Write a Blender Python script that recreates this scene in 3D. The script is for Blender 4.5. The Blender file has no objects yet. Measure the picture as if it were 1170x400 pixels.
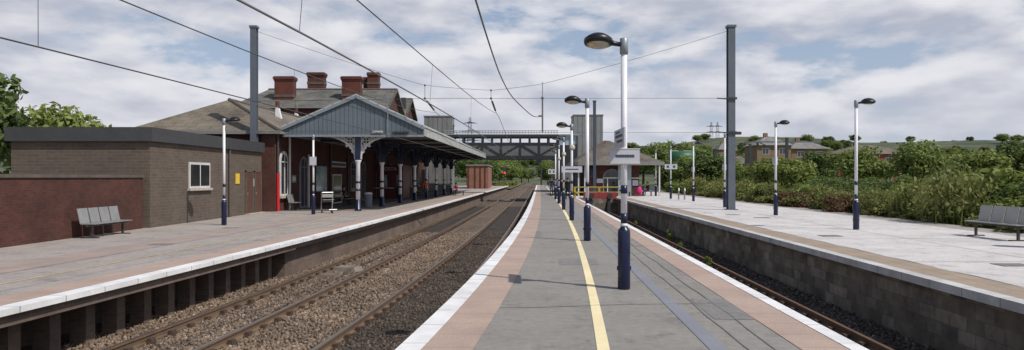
import bpy, math, random
import numpy as np
from mathutils import Vector, Matrix
R = math.radians
random.seed(7)
rng = np.random.default_rng(7)
scene = bpy.context.scene
col = scene.collection
F = 800.0          # focal length in pixels of the 1170 wide photograph
EYE = 1.75

# ------------------------------------------------------------------ node materials
class NT:
    def __init__(s, name):
        s.m = bpy.data.materials.new(name); s.m.use_nodes = True
        s.t = s.m.node_tree; s.n = s.t.nodes; s.l = s.t.links
        s.b = s.n['Principled BSDF']
    def node(s, t, **kw):
        n = s.n.new(t)
        for k, v in kw.items(): setattr(n, k, v)
        return n
    def link(s, a, b): s.l.new(a, b)
    def pos(s):
        return s.node('ShaderNodeNewGeometry').outputs['Position']
    def uv(s):
        return s.node('ShaderNodeUVMap').outputs['UV']
    def noise(s, vec, scale, detail=4, rough=0.6):
        n = s.node('ShaderNodeTexNoise'); n.inputs['Scale'].default_value = scale
        n.inputs['Detail'].default_value = detail; n.inputs['Roughness'].default_value = rough
        s.link(vec, n.inputs['Vector']); return n.outputs['Fac']
    def ramp(s, fac, stops):
        r = s.node('ShaderNodeValToRGB'); e = r.color_ramp.elements
        while len(e) < len(stops): e.new(0.5)
        for el, (p, c) in zip(e, stops):
            el.position = p; el.color = (*c, 1) if len(c) == 3 else c
        s.link(fac, r.inputs['Fac']); return r.outputs['Color']
    def mix(s, fac, a, b, mode='MIX'):
        n = s.node('ShaderNodeMix', data_type='RGBA', blend_type=mode)
        for v, i in ((fac, 0), (a, 6), (b, 7)):
            if isinstance(v, (int, float)): n.inputs[i].default_value = v
            elif isinstance(v, tuple): n.inputs[i].default_value = (*v, 1)
            else: s.link(v, n.inputs[i])
        return n.outputs[2]
    def math(s, op, a, b=None, c=None):
        n = s.node('ShaderNodeMath', operation=op)
        for i, v in enumerate((a, b, c)):
            if v is None: continue
            if isinstance(v, (int, float)): n.inputs[i].default_value = v
            else: s.link(v, n.inputs[i])
        return n.outputs[0]
    def bump(s, h, strength=0.4, dist=0.02):
        n = s.node('ShaderNodeBump'); n.inputs['Strength'].default_value = strength
        n.inputs['Distance'].default_value = dist
        s.link(h, n.inputs['Height']); s.link(n.outputs['Normal'], s.b.inputs['Normal'])
    def wallvec(s):
        g = s.node('ShaderNodeNewGeometry')
        p = s.node('ShaderNodeSeparateXYZ'); s.link(g.outputs['Position'], p.inputs[0])
        n = s.node('ShaderNodeSeparateXYZ'); s.link(g.outputs['True Normal'], n.inputs[0])
        u = s.math('ADD', s.math('MULTIPLY', p.outputs[0], s.math('ABSOLUTE', n.outputs[1])),
                   s.math('MULTIPLY', p.outputs[1], s.math('ABSOLUTE', n.outputs[0])))
        c = s.node('ShaderNodeCombineXYZ'); s.link(u, c.inputs[0]); s.link(p.outputs[2], c.inputs[1])
        return c.outputs[0]
    def brick(s, vec, c1, c2, mortar, w, h, m=0.01, off=0.5):
        n = s.node('ShaderNodeTexBrick'); n.offset = off
        n.inputs['Color1'].default_value = (*c1, 1); n.inputs['Color2'].default_value = (*c2, 1)
        n.inputs['Mortar'].default_value = (*mortar, 1); n.inputs['Scale'].default_value = 1
        n.inputs['Mortar Size'].default_value = m; n.inputs['Mortar Smooth'].default_value = 0.2
        n.inputs['Brick Width'].default_value = w; n.inputs['Row Height'].default_value = h
        s.link(vec, n.inputs['Vector']); return n
    def color(s, c): s.link(c, s.b.inputs['Base Color'])

def sc(c, k): return tuple(max(0, min(1, x * k)) for x in c)

def plain(name, c, rough=0.6, var=0.18, scale=3.0, fine=40.0, metal=0.0, bump=0.0):
    t = NT(name); p = t.pos()
    a = t.noise(p, scale, 5); b = t.noise(p, fine, 2)
    f = t.math('ADD', t.math('MULTIPLY', a, 0.7), t.math('MULTIPLY', b, 0.3))
    t.color(t.ramp(f, [(0.3, sc(c, 1 - var)), (0.7, sc(c, 1 + var))]))
    t.b.inputs['Roughness'].default_value = rough; t.b.inputs['Metallic'].default_value = metal
    if bump: t.bump(b, bump, 0.01)
    return t.m

def asphalt(name, c, stain=0.25):
    t = NT(name); p = t.pos()
    a = t.noise(p, 0.55, 6, 0.65); b = t.noise(p, 9, 4, 0.7); s = t.noise(p, 110, 2, 0.6)
    base = t.ramp(a, [(0.3, sc(c, 1 - stain)), (0.5, c), (0.72, sc(c, 1 + stain * 0.8))])
    base = t.mix(0.5, base, t.ramp(b, [(0.3, (0.36,) * 3), (0.7, (0.64,) * 3)]), 'OVERLAY')
    base = t.mix(0.55, base, t.ramp(s, [(0.34, (0.3,) * 3), (0.66, (0.7,) * 3)]), 'OVERLAY')
    v = t.node('ShaderNodeTexVoronoi'); v.inputs['Scale'].default_value = 2.6; t.link(p, v.inputs['Vector'])
    spot = t.ramp(v.outputs['Distance'], [(.05, (.62,) * 3), (.085, (1, 1, 1))])
    w_ = t.noise(p, 1.7, 8, .75)
    base = t.mix(1.0, base, t.ramp(w_, [(.36, (.72,) * 3), (.46, (1, 1, 1)), (.62, (1, 1, 1)), (.72, (1.14, 1.13, 1.1))]), 'MULTIPLY')
    t.color(t.mix(1.0, base, spot, 'MULTIPLY')); t.b.inputs['Roughness'].default_value = 0.9; t.bump(s, 0.5, 0.006)
    return t.m

def slabs(name, c1, c2, mortar, w, h, stain=0.2, m=0.012):
    t = NT(name); v = t.uv(); p = t.pos()
    b = t.brick(v, c1, c2, mortar, w, h, m, 0.0)
    a = t.noise(p, 1.1, 6, 0.65); s = t.noise(p, 70, 2)
    c = t.mix(1.0, b.outputs['Color'], t.ramp(a, [(0.28, (1 - stain * 1.3,) * 3), (0.6, (1, 1, 1))]), 'MULTIPLY')
    c = t.mix(0.35, c, t.ramp(s, [(0.34, (0.3,) * 3), (0.66, (0.7,) * 3)]), 'OVERLAY')
    ch = t.noise(p, 5.5, 9, .8)
    c = t.mix(1.0, c, t.ramp(ch, [(.30, (.55,) * 3), (.385, (1, 1, 1))]), 'MULTIPLY')
    t.color(c); t.b.inputs['Roughness'].default_value = 0.85
    t.bump(s, 0.35, 0.005); return t.m

def paint(name, c, under, wear=0.36):
    t = NT(name); p = t.pos()
    a = t.noise(p, 7, 8, 0.75); b = t.noise(p, 60, 3); g = t.noise(p, 0.9, 3)
    f = t.math('ADD', t.math('MULTIPLY', a, 0.7), t.math('MULTIPLY', b, 0.3))
    k = t.ramp(f, [(wear - 0.06, (0, 0, 0)), (wear + 0.05, (1, 1, 1))])
    top = t.ramp(g, [(0.3, sc(c, 0.85)), (0.6, c)])
    t.color(t.mix(k, under, top)); t.b.inputs['Roughness'].default_value = 0.7; return t.m

def brickm(name, c1, c2, mortar, stain=0.45, w=0.225, h=0.075):
    t = NT(name); v = t.wallvec(); p = t.pos()
    b = t.brick(v, c1, c2, mortar, w, h)
    a = t.noise(p, 0.8, 6, 0.65); q = t.noise(p, 6, 4, .7)
    c = t.mix(1.0, b.outputs['Color'], t.ramp(a, [(0.3, (1 - stain,) * 3), (0.62, (1.0,) * 3)]), 'MULTIPLY')
    c = t.mix(0.5, c, t.ramp(q, [(0.3, (.36,) * 3), (.7, (.64,) * 3)]), 'OVERLAY')
    t.color(c); t.b.inputs['Roughness'].default_value = 0.9; t.bump(b.outputs['Fac'], -0.3, 0.01)
    return t.m

def slate(name, c, lichen, w=0.35, h=0.16):
    t = NT(name); v = t.wallvec(); p = t.pos()
    b = t.brick(v, sc(c, 1.15), sc(c, 0.8), sc(c, 0.5), w, h, 0.012)
    a = t.noise(p, 0.9, 7, 0.7); q = t.noise(p, 0.35, 4)
    c2 = t.mix(t.ramp(a, [(0.42, (0, 0, 0)), (0.68, (0.75,) * 3)]), b.outputs['Color'], lichen)
    c3 = t.mix(1.0, c2, t.ramp(q, [(.3, (.7,) * 3), (.6, (1,) * 3)]), 'MULTIPLY')
    t.color(c3); t.b.inputs['Roughness'].default_value = 0.85; t.bump(b.outputs['Fac'], -0.4, 0.02)
    return t.m

def ballastm(name, cols, scale=17):
    t = NT(name); p = t.pos()
    v = t.node('ShaderNodeTexVoronoi'); v.inputs['Scale'].default_value = scale; t.link(p, v.inputs['Vector'])
    sep = t.node('ShaderNodeSeparateColor'); t.link(v.outputs['Color'], sep.inputs[0])
    c = t.ramp(sep.outputs[0], [(i / (len(cols) - 1), k) for i, k in enumerate(cols)])
    a = t.noise(p, 0.7, 6, 0.7)
    c = t.mix(1.0, c, t.ramp(a, [(0.3, (.6,) * 3), (0.65, (1.1, 1.1, 1.1))]), 'MULTIPLY')
    edge = t.ramp(v.outputs['Distance'], [(0.25, (1, 1, 1)), (0.75, (0.45,) * 3)])
    t.color(t.mix(1.0, c, edge, 'MULTIPLY')); t.b.inputs['Roughness'].default_value = 0.95
    t.bump(v.outputs['Distance'], -1.0, 0.05); return t.m

def stonem(name, cols):
    t = NT(name); g = t.node('ShaderNodeNewGeometry')
    c = t.ramp(g.outputs['Random Per Island'], [(i / (len(cols) - 1), k) for i, k in enumerate(cols)])
    a = t.noise(g.outputs['Position'], 0.7, 6, 0.7)
    t.color(t.mix(1.0, c, t.ramp(a, [(0.3, (.6,) * 3), (0.65, (1.1, 1.1, 1.1))]), 'MULTIPLY'))
    t.b.inputs['Roughness'].default_value = 0.95; return t.m

def leafm(name, a, b, c):
    t = NT(name); g = t.node('ShaderNodeNewGeometry'); o = t.node('ShaderNodeObjectInfo')
    f = t.math('ADD', t.math('MULTIPLY', g.outputs['Random Per Island'], 0.45),
               t.math('MULTIPLY', t.noise(g.outputs['Position'], 0.55, 3), 0.45))
    f = t.math('ADD', f, t.math('MULTIPLY', o.outputs['Random'], 0.18))
    t.color(t.ramp(f, [(0.2, a), (0.5, b), (0.85, c)])); t.b.inputs['Roughness'].default_value = 0.7
    t.b.inputs['Specular IOR Level'].default_value = 0.25
    tr = t.node('ShaderNodeBsdfTranslucent'); tr.inputs['Color'].default_value = (*sc(b, 1.5), 1)
    mx = t.node('ShaderNodeMixShader'); mx.inputs[0].default_value = 0.28
    t.link(t.b.outputs[0], mx.inputs[1]); t.link(tr.outputs[0], mx.inputs[2])
    t.link(mx.outputs[0], t.n['Material Output'].inputs[0]); return t.m

def emit(name, c, s):
    t = NT(name); t.b.inputs['Base Color'].default_value = (*c, 1)
    t.b.inputs['Emission Color'].default_value = (*c, 1); t.b.inputs['Emission Strength'].default_value = s
    return t.m

def glassm(name, c):
    t = NT(name); p = t.pos()
    t.color(t.ramp(t.noise(p, 1.3, 2), [(.35, sc(c, .7)), (.65, sc(c, 1.3))]))
    t.b.inputs['Roughness'].default_value = 0.08; t.b.inputs['Specular IOR Level'].default_value = 0.8; return t.m

def ribbed(name, c, pitch, var=0.2):
    t = NT(name); v = t.wallvec(); s = t.node('ShaderNodeSeparateXYZ'); t.link(v, s.inputs[0])
    w = t.math('FRACT', t.math('DIVIDE', s.outputs[0], pitch))
    groove = t.ramp(w, [(0.0, (.55,) * 3), (0.1, (.6,) * 3), (0.16, (1,) * 3), (0.9, (1,) * 3), (1.0, (.6,) * 3)])
    a = t.noise(t.pos(), 0.9, 5)
    t.color(t.mix(1.0, t.ramp(a, [(.3, sc(c, 1 - var)), (.7, sc(c, 1 + var))]), groove, 'MULTIPLY'))
    t.b.inputs['Roughness'].default_value = 0.6
    t.bump(groove, 0.6, 0.03); return t.m

M = {}
M['asphalt'] = asphalt('asphalt', (0.24, 0.227, 0.208), .13)
M['asphalt_pale'] = asphalt('asphalt_pale', (0.33, 0.295, 0.27), .16)
M['concrete_pale'] = asphalt('concrete_pale', (0.56, 0.535, 0.52), 0.2)
M['asphalt_patch'] = asphalt('asphalt_patch', (.2, .193, .186), .1)
M['asphalt_shade_tone'] = asphalt('asphalt_shade_tone', (.12, .112, .105), .2)  # tarmac colour darkened to stand in for shade below the canopy
M['seal'] = asphalt('seal', (0.188, 0.182, 0.174))
M['tan'] = slabs('tan_paving', (0.43, 0.322, 0.265), (0.41, 0.305, 0.25), (0.27, 0.2, 0.165), 0.6, 0.6, .16, .008)
M['tan_right'] = slabs('tan_paving_right', (0.36, 0.285, 0.215), (0.34, 0.265, 0.2), (0.22, 0.175, 0.13), 0.45, 0.6)
M['tan_faded'] = slabs('faded_paving', (0.37, 0.295, 0.26), (0.35, 0.28, 0.25), (0.27, 0.22, 0.19), 0.6, 0.6, .2, .008)
M['coping'] = slabs('white_coping', (0.80, 0.80, 0.80), (0.76, 0.75, 0.75), (0.33, 0.30, 0.28), 0.5, 0.92, 0.24, 0.01)
M['coping_worn'] = slabs('worn_coping', (0.58, 0.58, 0.58), (0.5, 0.49, 0.48), (0.25, 0.23, 0.21), 0.5, 0.92, 0.3, 0.01)
M['yellow'] = paint('yellow_paint', (0.85, 0.73, 0.44), (0.3, 0.27, 0.22), 0.37)
M['yellow_worn'] = paint('yellow_worn', (0.6, 0.46, 0.22), (0.33, 0.29, 0.26), 0.5)
M['bluegrey'] = paint('blue_grey_strip', (0.225, 0.235, 0.265), (0.2, 0.2, 0.205), 0.33)
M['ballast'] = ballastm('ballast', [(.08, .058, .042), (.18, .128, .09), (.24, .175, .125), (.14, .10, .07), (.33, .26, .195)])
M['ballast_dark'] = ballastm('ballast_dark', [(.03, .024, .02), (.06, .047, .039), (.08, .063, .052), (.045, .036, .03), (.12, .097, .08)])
M['ballast_bay'] = ballastm('ballast_bay', [(.05, .04, .03), (.10, .075, .055), (.14, .11, .08), (.07, .055, .04), (.22, .19, .165)], 14)
M['stone'] = stonem('ballast_stone', [(.09, .064, .046), (.19, .134, .093), (.26, .188, .133), (.15, .105, .073), (.40, .32, .25)])
M['stone_dark'] = stonem('ballast_stone_dark', [(.04, .031, .024), (.08, .06, .046), (.11, .083, .064), (.063, .048, .037), (.19, .15, .12)])
M['stone_bay'] = stonem('bay_ballast_stone', [(.05, .04, .03), (.11, .085, .065), (.16, .13, .10), (.08, .06, .045), (.30, .27, .24)])
M['rail_side'] = plain('rail_rust', (0.155, 0.10, 0.063), 0.85, .3, 4, 60)
M['rail_top'] = plain('rail_head', (0.30, 0.25, 0.22), 0.38, .15, 3, 50, .75)
M['rail_rusty'] = plain('rail_head_rust', (0.14, 0.075, 0.048), 0.75, .25, 3, 50)
M['sleeper'] = plain('sleeper', (0.16, 0.125, 0.10), 0.95, .35, 3, 50)
M['sleeper_pale'] = plain('sleeper_pale', (.22, .19, .15), .95, .3)
M['chair'] = plain('rail_chair', (0.075, 0.048, 0.033), 0.9, .3, 4, 60)
M['stonewall'] = brickm('platform_stone', (.32, .28, .225), (.15, .13, .105), (.17, .15, .125), .72, .46, .24)
M['rendwall'] = brickm('platform_brick', (.19, .135, .10), (.145, .10, .08), (.17, .14, .12), .45)
M['brick'] = brickm('red_brick', (.11, .03, .019), (.07, .02, .014), (.07, .045, .037))
M['brick_or'] = brickm('orange_brick', (.30, .12, .07), (.24, .092, .055), (.24, .16, .12), .3)
M['brick_ch'] = brickm('chimney_brick', (.145, .031, .019), (.095, .023, .015), (.09, .05, .038), .5)
M['brick_tan'] = brickm('tan_brick', (.24, .15, .085), (.19, .12, .07), (.3, .24, .17), .25)
M['brick_hut'] = brickm('hut_brick', (.125, .095, .072), (.098, .076, .06), (.14, .118, .098), .2, .45, .12)
M['slate'] = slate('slate', (.115, .112, .104), (.21, .2, .165))
M['tile'] = slate('roof_tile', (.15, .125, .095), (.25, .215, .165), .3, .2)
M['tile2'] = slate('roof_tile_far', (.13, .108, .09), (.19, .165, .135), .3, .2)
M['tilegrey'] = slate('roof_tile_grey', (.22, .215, .21), (.3, .29, .27), .3, .2)
M['stonecap'] = plain('stone_cap', (.10, .085, .07), .9, .3)
M['stonesill'] = plain('stone_sill', (.42, .38, .32), .85, .2)
M['gable'] = ribbed('gable_sheet', (.12, .15, .175), 0.24, .12)
M['gable_trim'] = plain('gable_trim', (.21, .25, .28), .5, .1)
M['canopy_roof'] = ribbed('canopy_roof_sheet', (.42, .43, .42), 0.5, .15)
M['canopy_under'] = plain('canopy_boards', (.085, .065, .045), .8, .25)
M['cladding'] = ribbed('tower_cladding', (.20, .205, .205), 0.6, .12)
M['navy'] = plain('navy_paint', (.008, .013, .05), .32, .2, 2, 30)
M['navy_dull'] = plain('navy_dull', (.012, .016, .04), .55, .2)
M['white'] = plain('white_paint', (.72, .72, .75), .4, .07, 2, 20)
M['white_dull'] = plain('white_dull', (.58, .57, .55), .6, .15, 2, 30)
M['sign_white'] = plain('sign_white', (.5, .51, .56), .4, .04)
M['grey_cap'] = plain('grey_metal', (.30, .34, .37), .45, .12, 3, 30, .3)
M['lantern'] = plain('lantern_black', (.012, .012, .013), .38, .2)
M['lens'] = plain('lens_cream', (.48, .45, .36), .25, .15)
M['lens_amber'] = plain('lens_amber', (.75, .55, .22), .25, .1)
M['mast'] = plain('mast_paint', (.105, .122, .15), .5, .16, 1.2, 40)
M['mast_blue'] = plain('mast_blue', (.05, .062, .085), .5, .15)
M['mast_dark'] = plain('mast_dark', (.035, .036, .04), .6, .2)
M['wire'] = plain('wire', (.07, .075, .07), .6, .2)
M['wire_heavy'] = plain('wire_heavy', (.15, .15, .145), .5, .2)
M['insul'] = plain('insulator', (.05, .042, .042), .4, .2)
M['bridge'] = plain('bridge_steel', (.017, .019, .025), .5, .25)
M['bridge_panel'] = plain('bridge_panel', (.12, .125, .13), .7, .15)
M['bridge_roof'] = plain('bridge_roof', (.30, .305, .305), .6, .12)
M['red'] = plain('red_paint', (.45, .018, .022), .45, .1)
M['redbeam'] = plain('buffer_red', (.27, .035, .035), .7, .3)
M['maroon'] = plain('maroon_panel', (.10, .008, .014), .4, .15)
M['yellowrail'] = plain('yellow_rail', (.42, .32, .03), .5, .12)
M['steel'] = plain('steel', (.36, .36, .35), .4, .15, 3, 30, .5)
M['darkwin'] = glassm('dark_glass', (.02, .022, .025))
M['bluewin'] = glassm('pale_glass', (.30, .40, .46))
M['door'] = plain('brown_door', (.10, .047, .032), .6, .2)
M['fascia'] = plain('fascia_lead', (.05, .052, .056), .6, .2)
M['gutter'] = plain('gutter', (.21, .205, .195), .6, .2)
M['green_tank'] = plain('green_sheet', (.022, .115, .05), .5, .2, .4)
M['yellowsign'] = plain('yellow_sign', (.75, .5, .04), .5, .05)
M['lettering'] = plain('dark_lettering', (.05, .06, .085), .6, .1)
M['redbrick_far'] = plain('far_brick', (.22, .075, .045), .9, .2)
M['skin'] = plain('skin', (.5, .3, .22), .6, .05)
M['hair'] = plain('hair', (.03, .02, .014), .6, .2)
for n_, c_ in dict(black=(.014, .014, .017), pink=(.55, .02, .16), blue_top=(.35, .45, .65), jeans=(.04, .06, .13), orange=(.5, .1, .04), greytop=(.16, .17, .2), darkred=(.14, .02, .03)).items():
    M['cl_' + n_] = plain('cloth_' + n_, c_, .85, .15, 8)
M['bark'] = plain('bark', (.07, .055, .04), .95, .3)
M['leaf_a'] = leafm('leaf_mid', (.085, .115, .028), (.155, .205, .055), (.24, .285, .09))
M['leaf_b'] = leafm('leaf_dark', (.055, .083, .027), (.10, .142, .043), (.16, .205, .07))
M['leaf_c'] = leafm('leaf_light', (.12, .155, .035), (.195, .24, .065), (.27, .31, .10))
M['leaf_d'] = leafm('leaf_dry', (.12, .135, .04), (.19, .21, .065), (.28, .265, .10))
M['leaf_rust'] = leafm('leaf_rust', (.07, .045, .025), (.13, .075, .04), (.18, .12, .06))
def grassm(name, cs, s1):
    t = NT(name); p = t.pos(); a = t.noise(p, s1, 8, .7)
    t.color(t.ramp(a, [(.3 + .4 * i / (len(cs) - 1), c) for i, c in enumerate(cs)])); t.b.inputs['Roughness'].default_value = .95
    return t.m
M['grass'] = grassm('grass', [(.04, .06, .02), (.09, .11, .035), (.16, .15, .06)], .4)
M['hill'] = grassm('hill_fields', [(.022, .034, .018), (.04, .055, .026), (.03, .045, .02), (.11, .125, .055), (.05, .06, .03), (.14, .13, .065)], .02)
M['earth'] = grassm('earth', [(.07, .055, .04), (.12, .095, .07), (.17, .14, .10)], .5)

# ------------------------------------------------------------------ mesh builder
class MB:
    def __init__(s): s.v = []; s.f = []; s.mi = []; s.uv = None; s.cur = 0
    def face(s, idx): s.f.append(tuple(idx)); s.mi.append(s.cur)
    def quad(s, a, b, c, d):
        n = len(s.v); s.v += [tuple(a), tuple(b), tuple(c), tuple(d)]; s.face((n, n + 1, n + 2, n + 3)); return s
    def poly(s, pts):
        n = len(s.v); s.v += [tuple(p) for p in pts]; s.face(range(n, n + len(pts))); return s
    def box(s, x0, x1, y0, y1, z0, z1, rz=0, c=None):
        n = len(s.v)
        P = [(x, y, z) for z in (z0, z1) for (x, y) in ((x0, y0), (x1, y0), (x1, y1), (x0, y1))]
        if rz:
            cx, cy = c if c else ((x0 + x1) / 2, (y0 + y1) / 2); ca, sa = math.cos(rz), math.sin(rz)
            P = [(cx + (x - cx) * ca - (y - cy) * sa, cy + (x - cx) * sa + (y - cy) * ca, z) for x, y, z in P]
        s.v += P
        for f in ((3, 2, 1, 0), (4, 5, 6, 7), (0, 1, 5, 4), (1, 2, 6, 5), (2, 3, 7, 6), (3, 0, 4, 7)):
            s.face([n + i for i in f])
        return s
    def extr(s, poly, off):            # closed prism from planar polygon
        n = len(s.v); k = len(poly); o = Vector(off)
        s.v += [tuple(p) for p in poly] + [tuple(Vector(p) + o) for p in poly]
        s.face(list(range(n + k - 1, n - 1, -1))); s.face(range(n + k, n + 2 * k))
        for i in range(k):
            j = (i + 1) % k; s.face((n + i, n + j, n + k + j, n + k + i))
        return s
    def tube(s, pts, r, n=8, caps=True):
        pts = [Vector(p) for p in pts]; rs = r if isinstance(r, (list, tuple)) else [r] * len(pts)
        base = len(s.v); up = None
        for i, p in enumerate(pts):
            d = (pts[min(i + 1, len(pts) - 1)] - pts[max(i - 1, 0)]).normalized()
            if up is None:
                up = Vector((0, 0, 1)) if abs(d.z) < .9 else Vector((1, 0, 0))
            u = d.cross(up).normalized(); w = u.cross(d).normalized(); up = w
            for k in range(n):
                a = 2 * math.pi * k / n
                s.v.append(tuple(p + (u * math.cos(a) + w * math.sin(a)) * rs[i]))
        for i in range(len(pts) - 1):
            for k in range(n):
                a = base + i * n + k; b = base + i * n + (k + 1) % n
                s.face((a, b, b + n, a + n))
        if caps:
            s.face([base + k for k in range(n)][::-1]); e = base + (len(pts) - 1) * n
            s.face([e + k for k in range(n)])
        return s
    def lathe(s, prof, c=(0, 0, 0), n=16):
        base = len(s.v)
        for r, z in prof:
            for k in range(n):
                a = 2 * math.pi * k / n
                s.v.append((c[0] + r * math.cos(a), c[1] + r * math.sin(a), c[2] + z))
        for i in range(len(prof) - 1):
            for k in range(n):
                a = base + i * n + k; b = base + i * n + (k + 1) % n
                s.face((a, b, b + n, a + n))
        s.face([base + k for k in range(n)][::-1]); e = base + (len(prof) - 1) * n
        s.face([e + k for k in range(n)])
        return s
    def bar(s, a, b, w, h=None):       # rectangular bar between points
        a, b = Vector(a), Vector(b); h = h or w; d = (b - a).normalized()
        up = Vector((0, 0, 1)) if abs(d.z) < .95 else Vector((0, 1, 0))
        u = d.cross(up).normalized() * (w / 2); v = u.cross(d).normalized() * (h / 2)
        return s.extr([a - u - v, a + u - v, a + u + v, a - u + v], b - a)
    def build(s, name, mats, parent=None, smooth=False, loc=None):
        me = bpy.data.meshes.new(name); me.from_pydata(s.v, [], s.f); me.validate(); me.update()
        for m in (mats if isinstance(mats, (list, tuple)) else [mats]): me.materials.append(M[m] if isinstance(m, str) else m)
        if len(s.mi) == len(me.polygons): me.polygons.foreach_set('material_index', s.mi)
        if smooth: me.shade_smooth()
        o = bpy.data.objects.new(name, me); col.objects.link(o)
        if parent: o.parent = parent
        if loc: o.location = loc
        return o

def tag(o, label=None, cat=None, group=None, kind=None):
    if label: o['label'] = label
    if cat: o['category'] = cat
    if group: o['group'] = group
    if kind: o['kind'] = kind
    return o
def empty(name, loc=(0, 0, 0), rz=0, label=None, cat=None, group=None):
    o = bpy.data.objects.new(name, None); col.objects.link(o); o.location = loc; o.rotation_euler.z = rz
    o.empty_display_size = .2
    return tag(o, label, cat, group)
def copy_tree(o, parent=None):
    c = o.copy(); col.objects.link(c); c.parent = parent
    for ch in list(o.children): copy_tree(ch, c)
    return c
def w(px, y, Y): return (px - 585) * Y / F, Y, EYE + (203 - y) * Y / F     # pixel + distance -> place in the world

# ------------------------------------------------------------------ alignment of the line
def P(Y): return 1.335 + 0.0386 * Y
def L(Y):
    if Y < 4: return L(4) + (Y - 4) * (0.0386 + 1.45 / 13 * math.exp(-4 / 13))
    return P(Y) - 1.95 - 1.45 * math.exp(-Y / 13)
def LP(Y): return L(Y) - 6.22
def off(fn, d): return lambda Y: fn(Y) + d
def ys(y0, y1):
    out = [y0]; 
    while out[-1] < y1: out.append(min(y1, out[-1] + max(0.8, abs(out[-1]) * 0.05)))
    return out
ZL = -0.12      # left platform level
ZB = -1.225     # ballast level
def sheet(name, fa, fb, z, y0, y1, m, kind='structure'):
    yy = ys(y0, y1); v = []; f = []; uv = []; d = 0
    for i, Y in enumerate(yy):
        a, b = fa(Y), fb(Y); zz = z(Y) if callable(z) else z
        v += [(a, Y, zz), (b, Y, zz)]; uv += [(0, Y), (b - a, Y)]
        if i: n = 2 * i; f.append((n - 2, n - 1, n + 1, n))
    me = bpy.data.meshes.new(name); me.from_pydata(v, [], f); me.materials.append(M[m])
    ul = me.uv_layers.new(name='UVMap')
    for lp in me.loops: ul.data[lp.index].uv = uv[lp.vertex_index]
    o = bpy.data.objects.new(name, me); col.objects.link(o); o['kind'] = kind; return o
def block(name, fa, fb, z0, z1, y0, y1, m, kind='structure'):
    yy = ys(y0, y1); mb = MB(); uv = []
    for Y in yy:
        a, b = fa(Y), fb(Y)
        mb.v += [(a, Y, z0), (b, Y, z0), (b, Y, z1), (a, Y, z1)]; uv += [(0, Y), (b - a, Y), (b - a + .1, Y), (-.1, Y)]
    for i in range(len(yy) - 1):
        n = 4 * i
        for k in range(4): mb.face((n + k, n + (k + 1) % 4, n + 4 + (k + 1) % 4, n + 4 + k)[::-1])
    e = 4 * (len(yy) - 1); mb.face((0, 1, 2, 3)); mb.face((e + 3, e + 2, e + 1, e))
    o = mb.build(name, m); me = o.data; ul = me.uv_layers.new(name='UVMap')
    uv = [(0, 0)] * 0 + uv
    for lp in me.loops:
        i = lp.vertex_index; a, b, c, d = (0, 1, 2, 3); k = i % 4; wd = abs(fb(yy[i // 4]) - fa(yy[i // 4]))
        ul.data[lp.index].uv = ((0.02 if k in (0, 3) else 0.02 + wd), yy[i // 4])
    o['kind'] = kind; return o

Y0 = -6.0
# ---- ground and hills
g = MB(); g.quad((-3000, -300, -1.5), (3000, -300, -1.5), (3000, 3500, -1.5), (-3000, 3500, -1.5)); tag(g.build('ground', 'earth'), kind='structure')
sheet('trackbed', off(L, -8), off(L, .2), ZB - .012, Y0, 420, 'ballast')
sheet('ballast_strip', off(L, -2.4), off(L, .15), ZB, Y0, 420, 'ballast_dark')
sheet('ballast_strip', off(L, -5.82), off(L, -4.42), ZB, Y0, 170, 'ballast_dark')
sheet('bay_trackbed', off(P, 1.9), off(P, 5.5), ZB, Y0, 62, 'ballast_bay')
tag(sheet('verge', off(P, 14), off(P, 260), -.3, Y0 - 20, 500, 'grass'), kind='structure')
sheet('verge', off(P, 6), off(P, 14.2), -.35, 130, 500, 'grass')
sheet('yard', off(L, -120), off(L, -12.5), ZL - .05, Y0 - 20, 170, 'asphalt_pale')
sheet('verge', off(L, -160), off(L, -6.2), -.9, 170, 500, 'grass')
def hill_h(ax):   # elevation above the eye in photo pixels over photo x
    pts = [(-900, 26), (-300, 30), (100, 30), (400, 24), (585, 20), (650, 26), (700, 33), (760, 36), (830, 43), (900, 44), (1000, 39), (1200, 40), (1500, 34), (2200, 26)]
    for (a, ha), (b, hb) in zip(pts, pts[1:]):
        if a <= ax <= b:
            t = (ax - a) / (b - a); t = t * t * (3 - 2 * t); return ha + (hb - ha) * t
    return 26
h = MB(); NA, NR = 110, 14
for j in range(NR + 1):
    r = 330 + 1100 * j / NR
    for i in range(NA + 1):
        px = -600 + 2600 * i / NA; X = (px - 585) * r / F
        prof = min(1, (j / (NR * .75))); prof = prof * prof * (3 - 2 * prof)
        h.v.append((X, r, -1.5 + (hill_h(px) * (330 + 1100 * .75) / F + 3.2) * prof + 1.6 * math.sin(px * .021 + j) * prof + math.sin(px * .07 + j * 2) * .7 * prof))
for j in range(NR):
    for i in range(NA):
        a = j * (NA + 1) + i; h.face((a, a + 1, a + NA + 2, a + NA + 1))
tag(h.build('hills', 'hill', smooth=True), kind='structure')

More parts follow.
